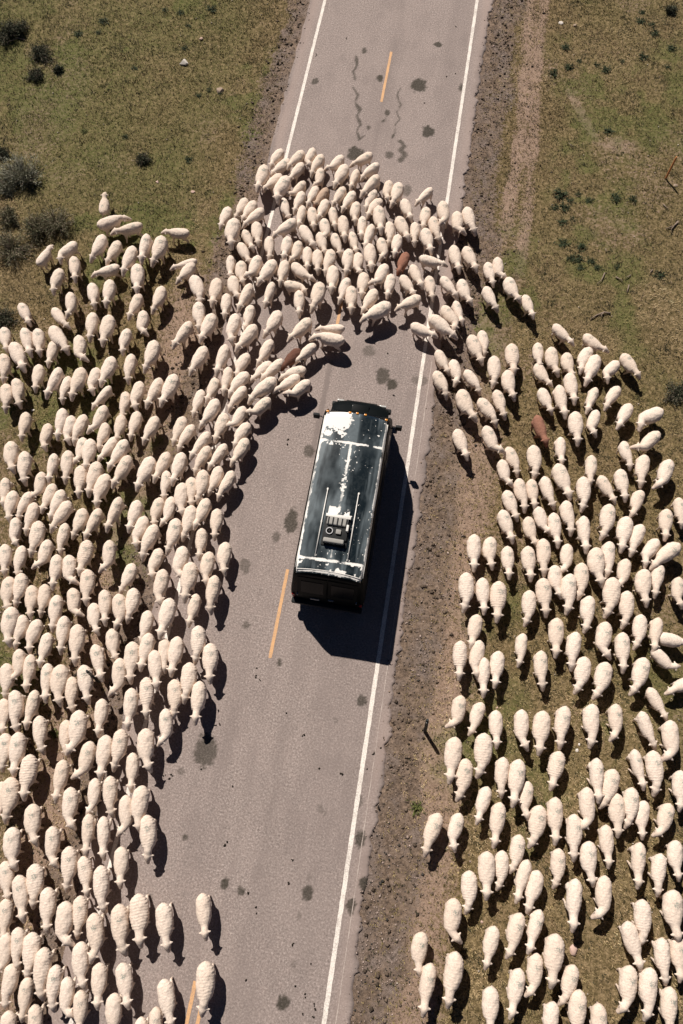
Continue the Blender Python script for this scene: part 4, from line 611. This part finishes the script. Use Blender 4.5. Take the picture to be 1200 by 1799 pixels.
box('rear_handle', .05, .22, -3.645, -3.60, 1.10, 1.13, STEEL, van, .006)
box('number_plate', -.55, -.25, -3.63, -3.60, .78, .93, PALE, van, .004)
# roof skin: peeling paint, patches, caulked seams and painted-on sky glare
nx, ny = 109, 281; xs = np.linspace(-1, 1, nx); ysr = np.linspace(0, 1, ny); X, T, rf = grid(xs, ysr)
hw = 1.05 - .05 * sstep(.12, 0, T) - .03 * sstep(.92, 1, T)
x = X * hw; yb = -3.17 + .10 * (1 - X * X) * 0 - .05 * X * X * 0; yf_ = 2.36 - .10 * X * X
yb = -3.20 + .12 * X * X * 0 + .06 * (1 - X * X) ; y = yb + (yf_ - yb) * T
edgeX = 1 - np.abs(X); drop = .07 * (1 - np.minimum(edgeX / .06, 1)) ** 1.5 + .06 * (1 - np.minimum(T / .03, 1)) ** 1.5 + .07 * (1 - np.minimum((1 - T) / .035, 1)) ** 1.5
z = 2.585 + .05 * (1 - X * X) - drop + .004 * np.sin(y * 3)
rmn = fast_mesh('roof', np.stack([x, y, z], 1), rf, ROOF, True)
nA = fbm(x * 3, y * 3, 201, 4); nB = fbm(x * 9, y * 9, 205, 3); nC = fbm(x * 2, y * 1.2, 209, 3); nD = vnoise(x * 22, y * 22, 212)
def line(d, wdt, br, amp=.9): return sstep(wdt * 1.6, wdt * .3, d + .05 * (nB - .5)) * np.clip(amp * (br + 1.4 * (nA - .5)), 0, 1)
peel = np.zeros(len(x))
pan = sstep(-.06, -.26, x + .22 * (nB - .5)) * sstep(1.28, 1.34, y)
peel = np.maximum(peel, pan * sstep(-.12, .12, (nB - .5) * 1.1 + (nD - .5) * .35 + (y - 1.60) * .95 + (-.5 - x) * .25))
peel = np.maximum(peel, sstep(-.95, -.75, x) * 0 + sstep(-.1, -.5, x) * sstep(1.05, 1.15, y) * sstep(1.3, 1.2, y) * sstep(.42, .6, nB))
peel = np.maximum(peel, line(np.abs(y - 1.25), .045, .78, 1.1) * (np.abs(x - .62) > .07))
peel = np.maximum(peel, line(np.abs(y + 2.70 - .02 * x), .055, .78))
peel = np.maximum(peel, line(np.abs(x + .02 + .03 * (nC - .5)), .055, .74) * sstep(-1.2, -1.1, y) * sstep(1.25, 1.2, y))
peel = np.maximum(peel, line(np.abs(x + .02), .05, .5) * sstep(-2.75, -2.6, y) * sstep(-2.1, -2.2, y))
peel = np.maximum(peel, sstep(-.38, -.32, x) * sstep(.0, -.05, x + .3 * (nA - .5)) * sstep(-1.38, -1.32, y) * sstep(-.92, -1.0, y + .1 * (nB - .5)))
peel = np.maximum(peel, .9 * sstep(.0, .05, x) * sstep(.36, .28, x) * sstep(-1.45, -1.35, y) * sstep(-1.0, -1.1, y) * sstep(.5, .6, nB))
peel = np.maximum(peel, 1.0 * sstep(.50, .60, nA) * sstep(.46, .58, nB) * sstep(-2.6, -2.75, y))
nE = fbm(x * 15, y * 15, 214, 3); nF = fbm(x * 1.3 + 7, y * .9, 216, 3)
peel = np.maximum(peel, .8 * sstep(.70, .78, nE) * sstep(.50, .65, nF))
peel = np.maximum(peel, sstep(.74, .80, nE) * sstep(1.28, 1.4, y))
peel = np.maximum(peel, sstep(.55, .62, nE) * sstep(.16, .04, np.abs(x + .02)) * sstep(-1.2, -1.0, y) * sstep(1.2, .3, y) * sstep(.45, .6, nF))
peel = np.maximum(peel, line(1.0 - np.abs(x), .024, .66, 1.0) * .9)
peel = np.maximum(peel, line(np.abs(y - yb - .06), .03, .75, 1.1))
fattr(rmn, 'peel', peel)
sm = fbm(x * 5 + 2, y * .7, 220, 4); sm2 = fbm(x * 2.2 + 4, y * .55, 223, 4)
glare = 1.0 * sstep(.42, .75, sm2) * sstep(.25, .0, x) + .8 * sstep(.48, .7, sm) * fbm(x * 16, y * 1.5, 228, 3) * 1.6 + .45 * sstep(.45, .8, fbm(x * 3.5, y * 2.0, 225, 4))  # streaks of sky glare put into the roof colour, stronger along edges and seams
glare = glare + .55 * sstep(.25, .0, 1.0 - np.abs(x)) * (.3 + sm) + .45 * sstep(.22, .0, np.abs(x + .02)) * sm + .4 * sstep(.5, 0, np.abs(y - 1.25)) * sm
fattr(rmn, 'sky_glare', np.clip(glare, 0, 1))
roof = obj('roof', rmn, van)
for s in (-1, 1):
    V, F = tube([(s * 1.045, -3.05 + 5.2 * k / 12, 2.50 + .006 * math.sin(k * 2.1)) for k in range(13)], .013, 6); obj('drip_rail', mesh('drip_rail', V, F, RAIL, True), van)
    V, F = tube([(s * .49, -.40, 2.66), (s * .495, -1.5, 2.665), (s * .50, -2.62, 2.655)], [.014, .02, .018], 6); rl = obj('roof_rail', mesh('roof_rail', V, F, RAIL, True), van)
    for q in (-.42, -1.5, -2.60): box('rail_foot', s * .495 - .025, s * .495 + .025, q - .03, q + .03, 2.60, 2.66, RAIL, rl)
V, F = tube([(-1.0 + 2.0 * k / 14, -3.10 + .07 * (1 - (-1 + 2 * k / 14) ** 2), 2.585 + .03 * (1 - (-1 + 2 * k / 14) ** 2)) for k in range(15)], .016, 6); obj('rear_gutter', mesh('rear_gutter', V, F, RAIL, True), van)
for lx, ly in ((-.24, 2.335), (0, 2.345), (.27, 2.335), (-.97, 2.27), (.97, 2.27)):
    box('marker_light', lx - .045, lx + .045, ly - .03, ly + .03, 2.565, 2.625, AMBER, van, .02)
# rooftop vent: two pale housings with a dark fan bay between
vent = empty('roof_vent', (.0, -1.75, 2.63)); vent.parent = van
box('vent_base', -.40, .40, -.50, .46, -.03, .04, TRIM, vent, .015)
box('front_housing', -.33, .33, .14, .40, .04, .17, PALE, vent, .05, 4)
box('housing_lip', -.39, .39, .40, .50, .10, .15, RAIL, vent, .015)
box('rear_housing', -.34, .30, -.44, -.29, .04, .22, PALE, vent, .05, 4)
for k in range(5): box('fin', -.30 + .14 * k, -.26 + .14 * k, .16, .38, .165, .185, TRIM, vent)
box('fan_bay', -.36, .36, -.29, .14, .02, .10, TRIM, vent, .01)
lathe('fan_ring', [(.085, .10), (.085, .14), (.11, .14), (.11, .10)], STEEL, vent, 'Z', 20, (-.20, -.05, 0))
lathe('fan_hub', [(.035, .10), (.035, .13), (.01, .135)], TRIM, vent, 'Z', 12, (-.20, -.05, 0))
box('motor', .0, .16, -.12, .03, .10, .17, PALE, vent, .02)
box('bracket', .30, .37, .0, .20, .04, .22, RAIL, vent, .01)
for k in range(6): box('louvre', -.33 + .11 * k, -.26 + .11 * k, -.455, -.44, .08, .19, TRIM, vent)

# ------------------------------------------------------------------ verge things
ROCKM = [plain('pale_rock', (.62, .57, .52), .9, .2, 0, .25, 14), plain('pink_rock', (.52, .37, .31), .9, .2, 0, .25, 14), plain('brown_rock', (.34, .26, .20), .9, .2, 0, .3, 14)]
def rock_mesh(seed, mat):
    bm = bmesh.new(); bmesh.ops.create_icosphere(bm, subdivisions=3, radius=1); r = random.Random(seed)
    cuts = [(Vector((r.gauss(0, 1), r.gauss(0, 1), r.gauss(0, 1))).normalized(), r.uniform(.5, .85)) for _ in range(9)]
    for v in bm.verts:
        for nrm, d in cuts:
            k = v.co.dot(nrm) - d
            if k > 0: v.co -= nrm * k
        v.co *= 1 + .06 * (float(vnoise(v.co.x * 3 + seed, v.co.y * 3 + v.co.z * 2, seed)) - .5)
        v.co.z = v.co.z * .62 + .25
    m = bpy.data.meshes.new('rock'); bm.to_mesh(m); bm.free(); m.materials.append(mat); m.polygons.foreach_set('use_smooth', [True] * len(m.polygons)); m.set_sharp_from_angle(angle=R(30)); return m
def ranks(items):           # place words for scattered things: order from the top of the photo on each side of the road
    out = {}
    for sd_ in (True, False):
        for k, i in enumerate(sorted((i for i in range(len(items)) if (items[i][0] < 0) == sd_), key=lambda i: items[i][-1] * 100 + items[i][-2])): out[i] = f"{nth(k + 1)} from the top on the {'left' if sd_ else 'right'} pasture"
    return out
RK, WK, SK = ranks(ROCKS), ranks(WEEDS), ranks(SHRUBS)
for i, (x, y, s, px, py) in enumerate(ROCKS):
    s = s * (.85 if i in (0, 1) else .6)
    k = (0, 1, 0, 0, 0, 0, 1, 1, 1, 2, 2, 0, 2, 1, 1)[i]
    o = obj('rock', rock_mesh(300 + i, ROCKM[k]), loc=(x, y, float(ground_z(x, y)) - s * .08)); o.scale = (s, s * random.uniform(.75, 1.05), s * .85); o.rotation_euler = (0, 0, random.uniform(0, 6))
    tag(o, f"{('small ' if s < .15 else '') + ('pale', 'pinkish', 'brown')[k]} rock, {RK[i]}", 'rock', 'rocks on the verges')
# dark green weed clumps
def weed_mesh(seed, c):
    r = np.random.default_rng(seed); V = []; C = []
    for k in range(60):
        a = r.uniform(0, 6.28); ln = r.uniform(.10, .34); h = r.uniform(.03, .17); wd = r.uniform(.014, .030); o = r.normal(0, .10, 2); cc = np.array(c) * r.uniform(.6, 1.5)
        u = np.array([math.cos(a), math.sin(a), 0]); v = np.array([-u[1], u[0], 0]); b = np.array([o[0], o[1], 0]); m_ = b + u * ln * .5 + np.array([0, 0, h]); t = b + u * ln + np.array([0, 0, h * .75])
        V += [b - v * wd * .5, b + v * wd * .5, m_ + v * wd, m_ + v * wd, m_ - v * wd, b - v * wd * .5, m_ - v * wd, m_ + v * wd, t]; C += [cc] * 9
    m = fast_mesh('weed_clump', np.array(V), np.arange(len(V)).reshape(-1, 3), BLADE); cattr(m, 'col', np.array(C)); return m
WD = [weed_mesh(400 + i, (.032, .044, .020)) for i in range(5)] + [weed_mesh(410, (.085, .095, .03))]
for i, (x, y, px, py) in enumerate(WEEDS):
    lt = (px, py) in ((12, 13), (18, 54), (8, 72), (61, 79))
    o = obj('weed_clump', WD[5] if lt else WD[i % 5], loc=(x, y, float(ground_z(x, y)) - .01)); s = random.uniform(.4, .8) * (1.3 if (px, py) in ((82, 19), (81, 20), (94, 2), (96, 3)) else 1)
    o.scale = (s, s, s); o.rotation_euler = (0, 0, random.uniform(0, 6))
    tag(o, f"{'bright' if lt else 'dark'} green weed clump, {WK[i]}", 'weed', 'weed clumps in the pasture')
# fallen branches
BARK = plain('grey_bark', (.22, .17, .135), .95, .2, 0, .4, 20)
BRL = ['straight grey stick', 'short bent stick', 'thin upright stick', 'stubby stick', 'forked dark branch', 'long curved grey branch', 'short twig', 'tiny pale twig', 'crooked twig', 'slim twig', 'curling pale branch']
for i, pl in enumerate(BRANCHES):
    bz = [float(ground_z(p[0], p[1])) for p in pl]; x0, y0 = pl[0]
    pts = [(p[0] - x0, p[1] - y0, z - bz[0] + .045 + .03 * (k == 1)) for k, (p, z) in enumerate(zip(pl, bz))]
    r0 = .045 if i in (4, 5, 10) else .026
    V, F = tube(pts, [r0 * (1 - .6 * k / (len(pts) - 1)) for k in range(len(pts))], 6)
    o = obj('fallen_branch', mesh('fallen_branch', V, F, BARK, True), loc=(x0, y0, bz[0]))
    tag(o, f"{BRL[i]} lying on {'left' if x0 < 0 else 'upper right'} grass", 'branch', 'fallen branches on the grass')
    if i in (4, 5, 10):
        a = Vector(pts[1]); V, F = tube([a, a + Vector((-.10, -.16, .05)), a + Vector((-.12, -.30, .02))], [.025, .018, .008], 5); obj('twig', mesh('twig', V, F, BARK, True), o)
# sagebrush and dark shrubs
def shrub(i, x, y, rad, kind, px, py):
    r = np.random.default_rng(500 + i); e = empty('shrub', (x, y, float(ground_z(x, y)) - .02)); ht = rad * (.75, .8, .7)[kind]
    SV, SF, LV, LCOL = [], [], [], []
    pal = {0: [(.36, .35, .28), (.26, .26, .19), (.15, .155, .10)], 1: [(.19, .18, .105), (.27, .23, .16), (.07, .08, .042)], 2: [(.060, .066, .040), (.036, .044, .026), (.125, .122, .080)]}[kind]
    nst = int(34 + 46 * rad)
    for k in range(nst):
        a = r.uniform(0, 6.28); q = r.uniform(.25, 1) ** .7 * (.45 + 1.1 * float(vnoise(np.cos(a) * 1.6 + i * 5.3, np.sin(a) * 1.6 + i, 510))); tip = np.array([math.cos(a) * rad * q, math.sin(a) * rad * q, ht * (1.1 - .75 * q) * r.uniform(.7, 1.15) + .05])
        if kind == 0: tip[:2] += np.array([-.25, .25]) * rad
        mid = tip * np.array([.45, .45, .62]) + r.normal(0, .03, 3); V, F = tube([(0, 0, 0), tuple(mid), tuple(tip)], [.018, .011, .004], 4); b = len(SV); SV += V; SF += [tuple(j + b for j in f) for f in F]
        nl = int(30 * (.6 + rad)); t = r.uniform(.3, 1.08, (nl, 1)); p = np.where(t > .5, mid * (2 - t * 2) + tip * (t * 2 - 1), mid * (t * 2)) + r.normal(0, .045 + .03 * rad, (nl, 3)); p[:, 2] = np.maximum(p[:, 2], .01)
        u = (tip - mid) / np.linalg.norm(tip - mid) * (1.6, 1.2, .3)[kind] + r.normal(0, .55, (nl, 3)); u /= np.linalg.norm(u, axis=1)[:, None]; v = np.cross(u, r.normal(0, 1, (nl, 3))); v /= np.linalg.norm(v, axis=1)[:, None] + 1e-6
        ln = r.uniform(.04, .09, (nl, 1)) * (2.0, 1.7, 1.1)[kind]; wd = r.uniform(.006, .014, (nl, 1)) * (1, 1, 1.4)[kind]; LV.append(np.stack([p - v * wd, p + v * wd, p + u * ln], 1).reshape(-1, 3)); LCOL.append(np.repeat(np.array(pal)[r.integers(0, 3, nl)] * r.uniform(.75, 1.25, (nl, 1)), 3, 0))
    LV = np.concatenate(LV); LCOL = np.concatenate(LCOL)
    obj('stems', mesh('stems', SV, SF, BARK), e); m = fast_mesh('foliage', np.array(LV), np.arange(len(LV)).reshape(-1, 3), BLADE); cattr(m, 'col', np.array(LCOL)); obj('foliage', m, e)
    side = 'left' if x < 0 else 'right'; nm = ('pale grey-green sagebrush', 'brownish straggly shrub', 'dark green low shrub')[kind]
    tag(e, f"{'large' if rad > .7 else 'small' if rad < .4 else 'mid-sized'} {nm}, {SK[i]}", 'shrub', 'shrubs on the pasture')
for i, a in enumerate(SHRUBS): shrub(i, *a)
# roadside delineator posts and the orange stake
POSTM = plain('dark_post', (.030, .034, .034), .6, .4); REFL = plain('reflector', (.55, .55, .52), .3, .5); ORANGE = plain('orange_stake', (.62, .26, .10), .7, .3)
def post(name, x, y, lean, h, wd, mat, label, refl=True):
    z0 = float(ground_z(x, y)); V = []
    for t in (0, .5, .9, 1.0):
        k = 1 if t < .95 else .55
        for a, b in ((-1, -1), (1, -1), (1, 1), (-1, 1)): V.append((lean[0] * t + a * wd * k / 2, lean[1] * t + b * wd * .3, h * t - .03 * (t == 0)))
    F = [(0, 3, 2, 1), (12, 13, 14, 15)] + [(i * 4 + k, i * 4 + (k + 1) % 4, i * 4 + 4 + (k + 1) % 4, i * 4 + 4 + k) for i in range(3) for k in range(4)]
    o = tag(obj(name, mesh(name, V, F, mat), loc=(x, y, z0)), label, 'post')
    if refl:
        q = box('reflector', lean[0] * .85 - wd * .35, lean[0] * .85 + wd * .35, lean[1] * .85 - wd * .3 - .012, lean[1] * .85 - wd * .3 + .002, h * .78, h * .92, REFL, o)
    return o
post('delineator_post', 5.32, .64, (-.10, .33), 1.15, .10, POSTM, 'dark leaning delineator post on right gravel behind the van')
post('delineator_post', -5.37, .40, (-.09, .25), 1.10, .09, POSTM, 'dark leaning delineator post standing amid the left flock of sheep')
post('stake', 12.48, 24.43, (-.02, .10), 1.05, .07, ORANGE, 'orange wooden stake standing on the grass at upper right', False)
